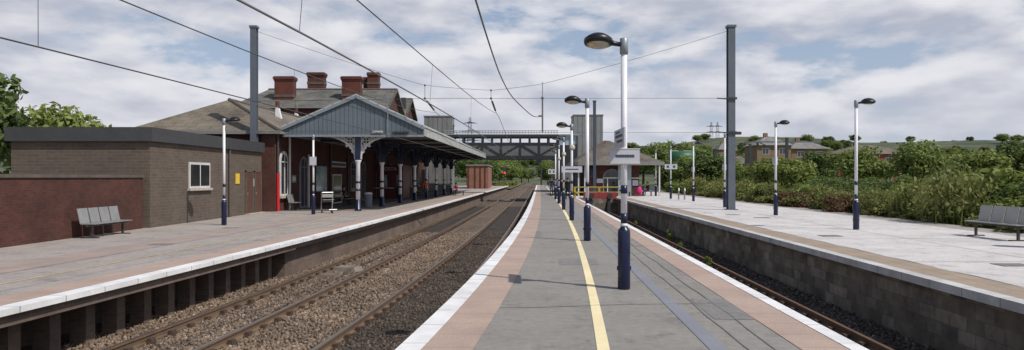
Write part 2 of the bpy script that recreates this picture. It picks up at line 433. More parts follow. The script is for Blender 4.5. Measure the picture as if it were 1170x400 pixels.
# ---- island platform
IE = 165
block('platform', off(L, .16), off(P, 1.86), -1.4, -.004, Y0, IE, 'stonewall')
sheet('asphalt_surface', off(L, .76), off(P, 1.34), 0, Y0, IE, 'asphalt')
block('coping_edge', off(L, 0), off(L, .255), -.09, .012, Y0, IE, 'coping')
sheet('paving_strip', off(L, .255), off(L, .78), .005, Y0, IE, 'tan')
block('coping_edge', off(P, 1.82), off(P, 2.0), -.09, .012, Y0, 61, 'coping')
sheet('paving_strip', off(P, 1.33), off(P, 1.82), .005, Y0, 61, 'tan')
def YL(Y): return P(Y) + .10 - 1.22 * math.exp(-max(Y, 2) / 15.9)
sheet('painted_line', off(YL, -.065), off(YL, .065), .006, Y0, 150, 'yellow')
sheet('cable_trench_strip', off(P, .40), off(P, .58), .006, Y0, 62, 'bluegrey')
def wob(d, k): return lambda Y: P(Y) + d + .016 * math.sin(Y * 1.3 + k) + .01 * math.sin(Y * 3.3 + k * 2)
for d, k in ((.80, 0), (1.08, 2)):
    sheet('asphalt_joint', wob(d - .009, k), wob(d + .009, k), .007, 6.5, 20 + 6 * k, 'seal')
def cross_joint(Y, a, b, sk):
    m = MB(); n = 12
    for i in range(n):
        t0, t1 = i / n, (i + 1) / n
        f_ = lambda t: (a(Y) + (b(Y) - a(Y)) * t, Y + sk * t + .03 * math.sin(9 * t + Y))
        p, q = f_(t0), f_(t1)
        m.quad((p[0], p[1] - .012, .0065), (q[0], q[1] - .012, .0065), (q[0], q[1] + .012, .0065), (p[0], p[1] + .012, .0065))
    tag(m.build('asphalt_joint', 'seal'), kind='structure')
for Y_ in (9.4, 17.5, 27): cross_joint(Y_, off(L, .8), off(P, 1.3), .4)
for X0, X1, Ya, Yb in ((.95, 1.75, 14.0, 15.1), (.2, .9, 20.5, 23.0), (2.5, 3.1, 8.6, 10.1)):
    m = MB(); m.quad((X0, Ya, .004), (X1, Ya + .05, .004), (X1 + .05, Yb, .004), (X0 + .06, Yb - .04, .004)); tag(m.build('asphalt_patch', 'asphalt_patch'), kind='structure')
# platform widens past the end of the bay: links island and far platform
sheet('asphalt_surface', off(P, 1.86), off(P, 5.4), -.001, 61.6, 130, 'concrete_pale')
block('platform', off(P, 1.9), off(P, 5.5), -1.4, -.006, 61.4, 130, 'stonewall')
# ---- left platform
block('platform', off(LP, -9), off(LP, -.42), -1.5, ZL - .004, 20.8, 158, 'rendwall')
block('platform', off(LP, -9), off(LP, -1.7), -1.5, ZL - .004, Y0, 20.8, 'rendwall')
block('platform_slab', off(LP, -1.695), off(LP, -.10), ZL - .26, ZL - .084, Y0, 20.79, 'rendwall')
block('platform_slab', off(LP, -.415), off(LP, -.10), ZL - .22, ZL - .084, 20.8, 158, 'rendwall')
block('coping_edge', off(LP, -.30), off(LP, 0), ZL - .08, ZL + .012, Y0, 158, 'coping')
sheet('asphalt_surface', off(LP, -9), off(LP, -.9), ZL + .0, Y0, 158, 'asphalt_pale')
sheet('paving_strip', off(LP, -.95), off(LP, -.30), ZL + .005, Y0, 158, 'tan')
sheet('painted_line', off(LP, -2.1), off(LP, -1.98), ZL + .006, Y0, 158, 'yellow_worn')
sheet('paving_strip', off(LP, -4.3), off(LP, -3.1), ZL + .006, Y0, 60, 'tan_faded')
sheet('painted_canopy_shade', off(LP, -7.7), off(LP, -3.2), ZL + .004, 39.2, 104, 'asphalt_shade_tone')  # dark sheet that paints the canopy's shade onto the platform floor
# ---- right platform
block('platform', off(P, 5.52), off(P, 14), -1.5, -.004, Y0, 130, 'stonewall')
block('coping_edge', off(P, 5.33), off(P, 5.58), -.13, .012, Y0, 61.6, 'coping_worn')
sheet('paving_strip', off(P, 5.58), off(P, 6.35), .005, Y0, 62, 'tan_right')
sheet('concrete_surface', off(P, 5.4), off(P, 12.9), 0, Y0, 130, 'concrete_pale')
sheet('asphalt_surface', off(P, 12.9), off(P, 14.05), .0, Y0, 130, 'asphalt_pale')
sheet('concrete_joint', lambda Y: P(Y) + 6.36 + .03 * math.sin(Y * 1.9), lambda Y: P(Y) + 6.40 + .04 * math.sin(Y * 2.7), .006, Y0, 60, 'seal')
sheet('concrete_joint', off(P, 9.2), off(P, 9.22), .006, Y0, 60, 'seal')
for i in range(10):
    Y = 9 + i * 5.5; m = MB(); m.quad((P(Y) + 6.4, Y, .0065), (P(Y) + 12.9, Y + .1, .0065), (P(Y) + 12.9, Y + .125, .0065), (P(Y) + 6.4, Y + .025, .0065))
    tag(m.build('concrete_joint', 'asphalt'), kind='structure')
# ---- retaining piers under the left platform near the camera
for i in range(14):
    Y = 9.0 + i * .86
    tag(MB().box(LP(Y) - .95, LP(Y) - .66, Y, Y + .28, -1.5, ZL - .264).build('platform_pier', 'rendwall'),
        'short brown brick pier propping the white platform edge beside the track', 'pier', 'brick piers under the left platform edge')

# ------------------------------------------------------------------ tracks
def rail(fn, y0, y1, top, label):
    prof = [(-.07, 0), (.07, 0), (.07, .012), (.012, .03), (.012, .105), (.036, .115), (.036, .15), (-.036, .15), (-.036, .115), (-.012, .105), (-.012, .03), (-.07, .012)]
    m = MB(); yy = ys(y0, y1); k = len(prof)
    for Y in yy:
        for a, z in prof: m.v.append((fn(Y) + a, Y, ZB + .03 + z))
    for i in range(len(yy) - 1):
        for q in range(k):
            m.cur = 1 if q == 6 else 0
            a = i * k + q; b = i * k + (q + 1) % k; m.face((a, b, b + k, a + k)[::-1])
    o = m.build('rail', ['rail_side', top]); return tag(o, label, 'rail', 'rails of the tracks')
rails = [(off(L, -.95), 'steel running rail tight beside the island platform edge, half hidden by the white coping'),
         (off(L, -2.45), 'shiny worn steel rail bordering the dark ballast beside the island'),
         (off(L, -4.38), 'brown rail between the two left tracks, second from the left platform'),
         (off(L, -5.86), 'brown rail of the track closest to the left platform wall')]
for fn, lb in rails: rail(fn, Y0, 420, 'rail_top', lb)
rail(off(P, 2.93), Y0, 57, 'rail_rusty', 'rusty bay rail hidden under the island platform side')
rail(off(P, 4.40), Y0, 57, 'rail_rusty', 'rusty bay rail running below the stone face of the right platform')
def sleeper_proto(gauge, label):
    r = empty('sleeper', (0, 0, 0), 0, label, 'sleeper')
    MB().box(-1.22, 1.22, -.125, .125, -.10, .022).build('beam', 'sleeper', r)
    c = MB(); c.extr([(-.16, -.09, .022), (.16, -.09, .022), (.11, -.09, .075), (-.11, -.09, .075)], (0, .18, 0))
    c.box(-.15, -.06, -.07, .07, .06, .135).box(.06, .15, -.07, .07, .06, .135)
    a = c.build('rail_chair', 'chair', r); a.location.x = -gauge / 2
    b = a.copy(); col.objects.link(b); b.parent = r; b.location.x = gauge / 2
    return r
def lay(fn, gauge, y0, n, label, grp):
    p = sleeper_proto(gauge, label); p['group'] = grp
    for i in range(n):
        o = p if i == 0 else copy_tree(p)
        Y = y0 + i * .66; dx = fn(Y + .1) - fn(Y - .1)
        o.location = (fn(Y), Y, ZB - .03 + random.uniform(-.012, .008)); o.rotation_euler.z = -math.atan2(dx, .2) + random.uniform(-.012, .012)
lay(off(L, -1.70), 1.50, 7.5, 95, 'sleeper bedded in dark ballast of the track beside the island', 'sleepers of the track beside the island')
lay(off(L, -5.12), 1.48, 8.5, 95, 'sleeper bedded in ballast of the track beside the left platform', 'sleepers of the track beside the left platform')
lay(off(P, 3.665), 1.47, 7.6, 74, 'sleeper in the weedy bay track below the right platform', 'sleepers of the bay track')
m = MB()
for fn in (off(L, -1.70), off(L, -5.12)):
    Y = 72
    while Y < 300:
        m.box(fn(Y) - 1.22, fn(Y) + 1.22, Y - .125, Y + .125, ZB - .1, ZB + .012); Y += .66
tag(m.build('distant_sleepers', 'sleeper'), kind='stuff')

def stones(name, fa, fb, y0, y1, n, size, mt, z=ZB):
    u = rng.random(n); Y = y0 + (y1 - y0) * u ** 1.7; t = rng.random(n)
    A = np.array([fa(v) for v in Y]); B = np.array([fb(v) for v in Y]); X = A + (B - A) * t
    base = np.array([(1, 0, 0), (-1, 0, 0), (0, 1, 0), (0, -1, 0), (0, 0, 1), (0, 0, -1)], float)
    s = size * (.6 + .8 * rng.random((n, 1, 3)))
    q = rng.normal(size=(n, 4)); q /= np.linalg.norm(q, axis=1)[:, None]
    a, b, c, d = q.T
    Rm = np.stack([np.stack([1 - 2 * (c * c + d * d), 2 * (b * c - a * d), 2 * (b * d + a * c)], -1),
                   np.stack([2 * (b * c + a * d), 1 - 2 * (b * b + d * d), 2 * (c * d - a * b)], -1),
                   np.stack([2 * (b * d - a * c), 2 * (c * d + a * b), 1 - 2 * (b * b + c * c)], -1)], 1)
    V = (base[None] * s + rng.normal(size=(n, 6, 3)) * size * .14) @ Rm.transpose(0, 2, 1)
    V += np.stack([X, Y, np.full(n, z + size * .25)], -1)[:, None, :]
    tri = np.array([(0, 2, 4), (2, 1, 4), (1, 3, 4), (3, 0, 4), (2, 0, 5), (1, 2, 5), (3, 1, 5), (0, 3, 5)])
    Fc = (tri[None] + (np.arange(n) * 6)[:, None, None]).reshape(-1)
    me = bpy.data.meshes.new(name); me.vertices.add(n * 6); me.vertices.foreach_set('co', V.reshape(-1))
    k = n * 8; me.loops.add(k * 3); me.loops.foreach_set('vertex_index', Fc.astype(np.int32))
    me.polygons.add(k); me.polygons.foreach_set('loop_start', np.arange(0, k * 3, 3, dtype=np.int32))
    me.update(); me.validate(); me.materials.append(M[mt])
    o = bpy.data.objects.new(name, me); col.objects.link(o); o['kind'] = 'stuff'
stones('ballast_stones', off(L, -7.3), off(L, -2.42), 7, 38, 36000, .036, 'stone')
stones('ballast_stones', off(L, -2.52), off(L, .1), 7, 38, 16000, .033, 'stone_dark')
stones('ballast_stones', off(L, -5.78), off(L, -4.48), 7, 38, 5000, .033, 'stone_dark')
stones('bay_ballast_stones', off(P, 2.0), off(P, 5.5), 8, 50, 14000, .042, 'stone_bay')
# debris between the rails
for px_, py_, sx, sy, sz, mt, lb in ((397, 309, .8, .4, .14, 'sleeper_pale', 'pale worn concrete block lying between the rails by the left platform'),
                                 (376, 315, .6, .4, .07, 'sleeper', 'flat grey cover plate lying between the rails by the left platform')):
    Yd = 2.93 * F / (py_ - 203); Xd = (px_ - 585) * Yd / F
    mm = MB(); mm.extr([(-sx / 2, -sy / 2, 0), (sx / 2, -sy / 2, 0), (sx * .42, -sy * .4, sz), (-sx * .46, -sy * .42, sz)], (0.03, sy, 0.01))
    tag(mm.build('track_cover', mt, loc=(Xd, Yd, ZB + .02)), lb, 'track block').rotation_euler.z = -.3
# ------------------------------------------------------------------ lamp posts
def lamp_post(x, y, z, H, flip, label, grp, extras=(), lantern=True):
    r = empty('lamp_post', (x, y, z), math.pi if flip else 0, label, 'lamp post', grp)
    MB().lathe([(.05, .9), (.05, H - .25)], n=14).build('pole', 'white', r, True)
    MB().lathe([(.085, 0), (.098, .015), (.098, .90), (.09, .94), (.06, .965), (.055, .99)], n=18).build('base_sleeve', 'navy', r, True)
    MB().lathe([(.052, 1.035), (.0525, 1.19)], n=14).build('band', 'navy', r, True)
    MB().lathe([(.052, 1.50), (.0525, 1.63)], n=14).build('band', 'navy', r, True)
    MB().lathe([(.056, .985), (.06, 1.0), (.058, 1.02), (.05, 1.03)], n=14).build('collar', 'white', r, True)
    b = MB()
    for s in (-1, 1): b.box(s * .098 - .012, s * .098 + .012, -.02, .02, .30, .36)
    b.build('hinge_bolt', 'navy_dull', r)
    MB().lathe([(.05, H - .252), (.066, H - .248), (.066, H - .01), (.055, H)], n=14).build('cap', 'grey_cap', r, True)
    if lantern:
        MB().tube([(-.05, 0, H - .10), (-.16, 0, H - .08), (-.24, 0, H - .065)], [.036, .04, .055], 10).build('arm', 'lantern', r, True)
        la = MB().lathe([(.17, -.055), (.215, -.045), (.228, -.01), (.225, .03), (.2, .05), (.17, .075), (.12, .105), (.06, .12), (.01, .124)], n=22).build('lantern', 'lantern', r, True)
        la.location = (-.405, 0, H - .05); la.rotation_euler = (R(-9), R(3), 0)
        MB().lathe([(.01, -.095), (.10, -.088), (.16, -.072), (.18, -.056)], n=20).build('glass', 'lens', la, True)
        MB().lathe([(.01, -.03), (.045, -.022), (.05, .0)], (-.11, -.06, -.075), n=10).build('bulb_glow', 'lens_amber', la, True)
    for e in extras: e(r, H)
    return r
def name_board(hw, z0, z1, rot=0, yo=-.07, two=False, x=0):
    def f(r, H):
        b = MB().box(-hw, hw, -.012, .012, z0, z1).build('name_board', 'sign_white', r)
        b.location = (x, yo, 0); b.rotation_euler.z = rot
        fr = MB()
        for (a0, a1, c0, c1) in ((-hw - .008, hw + .008, z1 + .001, z1 + .016), (-hw - .008, hw + .008, z0 - .016, z0 - .001)):
            fr.box(a0, a1, -.018, .018, c0, c1)
        fr.build('frame', 'white_dull', b)
        t = MB(); zc = (z0 + z1) / 2; hh = (z1 - z0) * .1
        if two:
            for s in (-1, 1): t.box(s * hw * .5 - hw * .2, s * hw * .5 + hw * .2, -.017, -.013, zc - hh * 2.6, zc + hh * 2.6)
        else:
            xx = -hw * .62; k = 0
            while xx < hw * .62:
                wd = hw * (.11 + .03 * ((k * 7) % 3)); t.box(xx, min(xx + wd, hw * .64), -.017, -.013, zc - hh, zc + hh); xx += wd + hw * .015; k += 1
        t.build('lettering', 'lettering', b)
        st = MB().box(-.06, .06, .012, -yo - .04 if yo < 0 else .05, zc - .02, zc + .02); st.build('clamp', 'grey_cap', b)
    return f
def flag_sign(r, H):
    b = MB().box(-.012, .012, -.5, .5, 2.22, 2.51).build('side_sign', 'sign_white', r); b.location = (-.068, 0, 0)
    t = MB()
    for z0, z1, yy_ in ((2.38, 2.42, (-.34, -.2, -.17, .1, .13, .36)), (2.30, 2.34, (-.34, -.1, -.06, .2)), (2.45, 2.475, (-.1, .3))):
        for k in range(0, len(yy_), 2): t.box(-.017, -.013, yy_[k], yy_[k + 1], z0, z1)
    t.build('lettering', 'lettering', b)
def speaker(z):
    def f(r, H):
        s = MB().lathe([(.05, 0), (.115, .02), (.12, .09), (.10, .16), (.04, .17)], n=14).build('loudspeaker', 'lens', r, True)
        s.location = (0, -.16, z); s.rotation_euler = (R(75), 0, 0)
        MB().tube([(0, -.03, z + .1), (0, -.12, z + .05)], .02, 6).build('speaker_bracket', 'grey_cap', r)
    return f
def small_box(z):
    def f(r, H): MB().box(-.11, .11, -.13, -.055, z, z + .34).build('notice_plate', 'sign_white', r)
    return f
gi = 'lamp posts along the island platform'
isl = [(11.0, (flag_sign, name_board(.232, 1.985, 2.19)), 'nearest white lamp post with navy base and station name board'),
       (19.4, (), 'second lamp post on the island, white pole with no board, black lantern'),
       (28.6, (name_board(.42, 1.98, 2.2), speaker(2.95)), 'third island lamp post, with cream loudspeaker and wide name board'),
       (38.0, (speaker(3.0),), 'fourth island lamp post, round loudspeaker and no board'),
       (47.1, (speaker(3.0),), 'fifth island lamp post, slim in the distance, before the two standing travellers'),
       (56.6, (name_board(.3, 2.05, 2.42, 0, -.07, True, -.3),), 'farthest island lamp post with small square platform sign')]
for Y, ex, lb in isl: lamp_post(P(Y), Y, 0, 3.94, False, lb, gi, ex)
gr = 'lamp posts along the right platform'
for x, Y, ex, lb in ((11.6, 23.6, (), 'right platform lamp post closest to the camera, far right'),
                     (12.28, 32.6, (small_box(2.35),), 'right platform lamp post with notice plate in front of the leafy hedge'),
                     (12.52, 41.2, (small_box(2.2),), 'lamp post half hidden behind the thick grey steel mast'),
                     (13.45, 51.9, (small_box(2.2),), 'lamp post right of the twin panel sign, standing alone on pale concrete'),
                     (13.22, 58.3, (name_board(.52, 2.47, 2.85, math.pi, .07, True),), 'lamp post carrying the twin panel platform number sign'),
                     (13.7, 66.7, (), 'farthest right platform lamp post beside the seated traveller')):
    lamp_post(x, Y, 0, 4.36, True, lb, gr, ex)
gl = 'lamp posts along the left platform'
lamp_post(-11.35, 27.6, ZL, 4.2, True, 'white lamp post in front of the brown brick hut', gl)
lamp_post(-10.1, 35.6, ZL, 4.05, False, 'white post with square plate before the canopy gable and luggage trolley', gl,
          (lambda r, H: MB().box(-.17, .17, -.1, -.055, 2.5, 2.93).build('notice_plate', 'sign_white', r),), lantern=False)

# ------------------------------------------------------------------ overhead line
def mast(x, y, z0, ztop, wd, mt, label, capw=1.25, grp='overhead line masts'):
    r = empty('line_mast', (x, y, z0), 0, label, 'mast', grp)
    h_ = ztop - z0; b = MB(); t = wd * .09
    b.box(-wd / 2, wd / 2, -wd / 2, -wd / 2 + t, 0, h_).box(-wd / 2, wd / 2, wd / 2 - t, wd / 2, 0, h_).box(-t, t, -wd / 2 + t, wd / 2 - t, 0, h_)
    b.build('post', mt, r)
    b2 = MB().box(-wd * capw / 2, wd * capw / 2, -wd * .62, wd * .62, h_ - .02, h_ + .1); b2.build('cap', mt, r)
    MB().box(-wd * .8, wd * .8, -wd * .8, wd * .8, 0, .04).build('base_plate', mt, r)
    return r
mR = mast(11.94, 38.2, 0, 9.95, .38, 'mast', 'thick grey steel mast on the right platform, tallest in view')
mL = mast(-14.03, 38.1, ZL, 9.9, .33, 'mast', 'grey steel mast rising behind the brown hut and tiled roof')
mast(7.6, 64.5, 0, 8.75, .25, 'mast_blue', 'slate grey mast behind the yellow barrier at the end of the bay')
mast(7.2, 172, -1.2, 4.2, .4, 'mast_dark', 'short dark mast beyond the far end of the island')
for z in (6.05, 4.2):
    MB().bar((-.22, 0, z), (-.75, 0, z + .03), .06).build('bracket', 'wire', mR); MB().box(-.26, .26, -.27, -.222, z - .06, z + .06).build('bracket', 'mast_dark', mR)
MB().box(.25, .55, -.1, .1, 4.1, 4.25).build('junction_box', 'mast_dark', mR)
def wire(name, pts, r, mt, label, grp='overhead wires'):
    return tag(MB().tube(pts, r, 6).build(name, mt, smooth=True), label, 'wire', grp)
def seq(f, y0, y1, n): return [f(y0 + (y1 - y0) * i / n) for i in range(n + 1)]
T1 = off(L, -1.62); T2 = off(L, -5.02); YS = 38.1
def Zc(Y): return 3.57 + .06 * math.exp(-(Y / 11) ** 2)
wire('contact_wire', seq(lambda Y: (T1(Y) - .08, Y, Zc(Y)), -8, 220, 80), .014, 'wire_heavy', 'thick contact wire over the track beside the island')
wire('contact_wire', seq(lambda Y: (T2(Y), Y, Zc(Y) - .19), -8, 220, 80), .011, 'wire', 'contact wire over the track beside the left platform')
def Zm1(Y): return 4.53 + .00135 * (Y - 14) ** 2
def Zm2(Y): return 4.40 + .0016 * (Y - 14) ** 2
YE = YS + 2.6
def Xm(T): return lambda Y: T(Y) - (.18 if T is T1 else .3) * max(0, Y / YE) ** 3
wire('messenger_wire', seq(lambda Y: (Xm(T1)(Y), Y, Zm1(Y)), -8, YE, 40), .011, 'wire', 'messenger wire sweeping up to the headspan above the island track')
wire('messenger_wire', seq(lambda Y: (Xm(T2)(Y), Y, Zm2(Y)), -8, YE, 40), .011, 'wire', 'messenger wire above the left platform track with droppers')
for T, nm in ((T1, 'island track'), (T2, 'left platform track')):
    o_ = -.3 if T is T1 else -.5; a = Vector((T(YS) + o_, YS, 6.06)); b = Vector((Xm(T)(YE), YE, Zm1(YE) if T is T1 else Zm2(YE)))
    m = MB(); pts = [a + (b - a) * (i / 24) for i in range(25)]
    m.tube(pts, [.02 + (.04 if i % 2 else 0) if 4 < i < 20 else .016 for i in range(25)], 8)
    tag(m.build('insulator', 'insul', smooth=True), 'dark ribbed insulator hanging from the headspan above the ' + nm, 'insulator', 'insulators on the headspan')
    pts = [tuple(b)] + [(T(Y) + o_ * .4, Y, 5.5 - 1.15 * math.sin(min(1, (Y - YS - 2.6) / 26) * math.pi / 2) + max(0, (Y - 66)) ** 2 * .003) for Y in np.linspace(42, 84, 20)]
    wire('messenger_wire', pts, .016, 'wire_heavy', 'wire beyond the headspan running on towards the footbridge above the ' + nm)
    for Y in (8.9, 17.3, 25.7):
        if Y < 37:
            wire('dropper', [(T(Y) - (.08 if T is T1 else 0), Y, Zc(Y) - (0 if T is T1 else .19)), (Xm(T)(Y), Y, Zm1(Y) if T is T1 else Zm2(Y))], .004, 'wire', 'thin dropper between contact and messenger wire over the ' + nm, 'droppers over the ' + nm)
    Y = 50
    wire('dropper', [(T(Y), Y, Zc(Y)), (T(Y), Y, 4.75)], .008, 'wire', 'thin dropper beyond the headspan over the ' + nm, 'far droppers over the ' + nm)
HS = [(-13.9, 9.72), (-4.8, 6.78), (-1.1, 6.5), (1.66, 6.85), (11.8, 9.75)]
def Zh(X):
    for (a, za), (b, zb_) in zip(HS, HS[1:]):
        if a <= X <= b: u = (X - a) / (b - a); return za + (zb_ - za) * u - .16 * u * (1 - u) * abs(b - a) / 5
    return 9.7
wire('headspan_wire', seq(lambda X: (X, YS, Zh(X)), -13.9, 11.8, 40), .010, 'wire', 'sagging headspan wire strung between the two tall grey masts')
wire('span_wire', [(-13.9, YS, 5.9), (T2(YS), YS, 6.06), (11.2, YS, 6.07)], .011, 'wire', 'level upper span wire between the grey masts')
wire('span_wire', [(-13.9, YS, 4.25), (11.2, YS, 4.2)], .009, 'wire', 'level lower span wire between the grey masts')
m = MB(); X3 = 1.66
m.tube([(X3, YS, 4.2), (X3, YS, 6.06)], .045, 8).tube([(X3, YS, 6.06), (X3, YS, Zh(X3) + .1)], .02, 6)
m.lathe([(.04, 0), (.08, .03), (.08, .1), (.04, .13)], (X3, YS, 6.02), 8).box(X3 - .22, X3, YS - .04, YS + .04, 5.05, 5.15)
tag(m.build('hanging_rod', 'wire_heavy'), 'vertical steel rod hung on the headspan over the island', 'hanger')
for X in (T1(YS) - .3, T2(YS) - .5):
    m = MB().tube([(X, YS, 6.06), (X, YS, Zh(X))], .014, 6).lathe([(.03, 0), (.06, .03), (.06, .09), (.03, .12)], (X, YS, 6.0), 8).lathe([(.03, 0), (.05, .03), (.05, .07), (.03, .1)], (X, YS, Zh(X) - .05), 8)
    tag(m.build('hanging_rod', 'wire'), 'short hanger above the ribbed insulator over the ' + ('island track' if X > -2 else 'left platform track'), 'hanger')
cab = [(-.9, -6, 5.6), (-.85, 4, 5.4), (-.75, 12, 5.28), (-.70, 15, 5.30), (-.55, 20, 5.27), (-.36, 24, 5.17), (-.02, 28, 5.02), (.55, 32, 4.9), (1.05, 35.5, 4.88), (1.45, 37.6, 5.02), (1.6, YS, 5.1)]
def smoothpts(p, n=5):
    out = []
    for i in range(len(p) - 1):
        a = Vector(p[max(i - 1, 0)]); b = Vector(p[i]); c = Vector(p[i + 1]); d = Vector(p[min(i + 2, len(p) - 1)])
        for k in range(n):
            t = k / n
            out.append(.5 * ((2 * b) + (c - a) * t + (2 * a - 5 * b + 4 * c - d) * t * t + (3 * b - a - 3 * c + d) * t ** 3))
    return out + [Vector(p[-1])]
wire('feeder_cable', smoothpts(cab), .022, 'wire_heavy', 'thick feeder cable curving up over the island to the hanging rod')
# distant gantry right
gx, gy, gz = w(857, 163, 120)
r = empty('line_gantry', (gx, gy, -.3), 0, 'dark gantry with boom and two posts beyond the hedge, right', 'gantry')
MB().box(-.2, .2, -.2, .2, 0, gz + .1).build('post', 'mast_dark', r); MB().box(6.1, 6.5, -.2, .2, 0, gz + 1.2).build('post', 'mast_dark', r)
MB().box(-.9, 12, -.12, .12, gz + .32, gz + .52).build('boom', 'mast', r)
m = MB().bar((1.6, 0, gz + .3), (4.5, 0, gz - 1.0), .14).bar((-.6, 0, gz + .3), (-4.5, 0, gz - 1), .07).lathe([(.1, 0), (.2, .1), (.2, .5), (.1, .6)], (1.3, 0, gz - .2), 8); m.build('cantilever', 'mast_dark', r)
x_, y_, z_ = w(817, 171, 115); mast(x_, y_, -.3, z_, .42, 'mast_dark', 'dark distant mast among the trees left of the thick grey mast')

# ------------------------------------------------------------------ canopy
cy0, cy1 = 39.0, 84.0
def cxm(Y): return -10.17 + .0386 * Y
def lx(Y): return cxm(Y) - 4.05
def rx(Y): return cxm(Y) + 3.72
can = empty('platform_canopy', (cxm(cy0), cy0, ZL), 0, 'long blue grey gabled platform canopy on navy and white columns', 'canopy')
def cpart(mb, name, mt, parent=None, smooth=False):
    o = mb.build(name, mt, parent or can, smooth); 
    if not parent: o.location = -can.location
    return o
zp, ze, zb = 6.30, 4.52, 4.09
Yg = cy0
m = MB(); m.extr([(lx(Yg), Yg, zb), (rx(Yg), Yg, zb), (rx(Yg), Yg, ze), (cxm(Yg), Yg, zp), (lx(Yg), Yg, ze)], (0, .08, 0)); cpart(m, 'gable_end', 'gable')
m = MB()
def slope(m, fa, za, fb, zb_, th, y0=cy0, y1=cy1):
    p = [(fa(y0), y0, za), (fb(y0), y0, zb_), (fb(y1), y1, zb_), (fa(y1), y1, za)]
    m.extr(p, (0, 0, th))
slope(m, lambda Y: lx(Y) - .1, ze + .02, cxm, zp + .04, .07, cy0 - .12); cpart(m, 'roof_slope', 'canopy_roof')
m = MB(); slope(m, cxm, zp + .04, lambda Y: rx(Y) + .12, ze + .02, .07, cy0 - .12); cpart(m, 'roof_slope', 'canopy_roof')
m = MB(); m.extr([(rx(cy0) + .02, cy0 - .02, zb - .02), (rx(cy1) + .02, cy1, zb - .02), (rx(cy1) + .02, cy1, ze + .02), (rx(cy0) + .02, cy0 - .02, ze + .02)], (.06, 0, 0)); cpart(m, 'fascia', 'canopy_roof')
m = MB(); m.extr([(lx(cy0) - .07, cy0 - .02, zb), (lx(cy1) - .07, cy1, zb), (lx(cy1) - .07, cy1, ze + .01), (lx(cy0) - .07, cy0 - .02, ze + .01)], (.06, 0, 0)); cpart(m, 'fascia', 'gable_trim')
m = MB()
for a, b in (((lx(Yg) - .08, Yg - .1, ze - .06), (cxm(Yg), Yg - .1, zp - .04)), ((cxm(Yg), Yg - .1, zp - .04), (rx(Yg) + .1, Yg - .1, ze - .06))): m.bar(a, b, .06, .16)
cpart(m, 'bargeboard', 'gable_trim')
m = MB().box(lx(Yg) - .05, rx(Yg) + .05, Yg - .06, Yg - .004, zb - .07, zb + .05); cpart(m, 'bottom_trim', 'gable_trim')
m = MB(); slope(m, lambda Y: lx(Y) + .1, zb + .12, lambda Y: rx(Y) - .1, zb + .12, .04, cy0 + .1, cy1); cpart(m, 'soffit', 'canopy_under')
m = MB().box(-.3, .3, -.03, .03, -.05, .05); o = cpart(m, 'gable_lamp', 'white_dull'); o.location = Vector(w(431.5, 150.5, 38.9)) - can.location
m = MB().box(-.45, .45, -.06, .06, -.04, .04); o = cpart(m, 'gable_lamp', 'mast_dark'); o.location = Vector(w(458, 151, 38.9)) - can.location
m = MB().tube([w(443, 110, 38.9), w(443, 156, 38.9)], .03, 6); cpart(m, 'conduit', 'gable_trim')
def canopy_column(Y, first=False):
    x = cxm(Y); c = empty('column', (0, 0, 0)); c.parent = can; c.location = Vector((x, Y, ZL)) - can.location
    H = 2.85
    MB().lathe([(.20, 0), (.20, .1), (.15, .14), (.145, .62), (.125, .64)], n=14).build('base', 'navy', c, True)
    MB().lathe([(.125, .62), (.115, H - .25), (.12, H - .24), (.13, H - .15), (.2, H - .02), (.2, H)], n=14).build('shaft', 'white', c, True)
    for z0, z1 in ((1.12, 1.24), (1.55, 1.67)): MB().lathe([(.124, z0), (.1245, z1)], n=14).build('band', 'navy', c, True)
    MB().box(-.15, .15, -.15, .15, H, zb + .12 - ZL).build('upper_post', 'navy', c)
    for ang in range(4):
        if first and ang == 3: continue
        s = MB(); n = 9; wd = 1.75 if ang % 2 == 0 else 2.2; hh = zb + .06 - ZL; prof = []
        for i in range(n + 1):
            t = i / n * math.pi / 2; prof.append((.15 + wd * (1 - math.cos(t)), H + .05 + (hh - H - .12) * math.sin(t)))
        poly = [(px, -.025, pz) for px, pz in prof] + [(.15 + wd, -.025, hh), (.15, -.025, hh)]
        # pierced bracket: outer arch band plus scrolls
        for i in range(n):
            a, b = prof[i], prof[i + 1]; s.bar((a[0], 0, a[1]), (b[0], 0, b[1]), .06, .09)
        s.bar((.15, 0, hh - .05), (.15 + wd, 0, hh - .05), .06, .08); s.bar((.19, 0, H + .05), (.19, 0, hh), .06, .07)
        for (rx_, cx_, cz_) in ((.20, .45, hh - .32), (.12, .83, hh - .22), (.08, 1.1, hh - .17), (.12, .34, hh - .68), (.07, .28, hh - .92), (.06, .62, hh - .6)):
            ring = [(cx_ + rx_ * math.cos(k * math.pi / 6), 0, cz_ + rx_ * math.sin(k * math.pi / 6)) for k in range(13)]
            s.tube(ring, .035, 5, False)
            s.bar((cx_ - rx_, 0, cz_), (cx_ + rx_, 0, cz_), .05); s.bar((cx_, 0, cz_ - rx_), (cx_, 0, cz_ + rx_), .05)
        o = s.build('bracket', 'white_dull' if ang % 2 == 0 and first else 'navy_dull', c); o.rotation_euler.z = ang * math.pi / 2  # white only on the first column's sides; dark colour elsewhere paints canopy shade
    return c
canopy_column(39.35, True); c0 = canopy_column(39.35 + 5.97)
for k in range(1, 8):
    Y = 39.35 + 5.97 * k; c = c0 if k == 1 else copy_tree(c0, can); c.location = Vector((cxm(Y), Y, ZL)) - can.location
for k in range(8):
    Y = 39.35 + 5.97 * k
    cpart(MB().box(lx(Y) + .1, rx(Y) - .05, Y - .07, Y + .07, zb - .02, zb + .119), 'cross_beam', 'navy_dull')
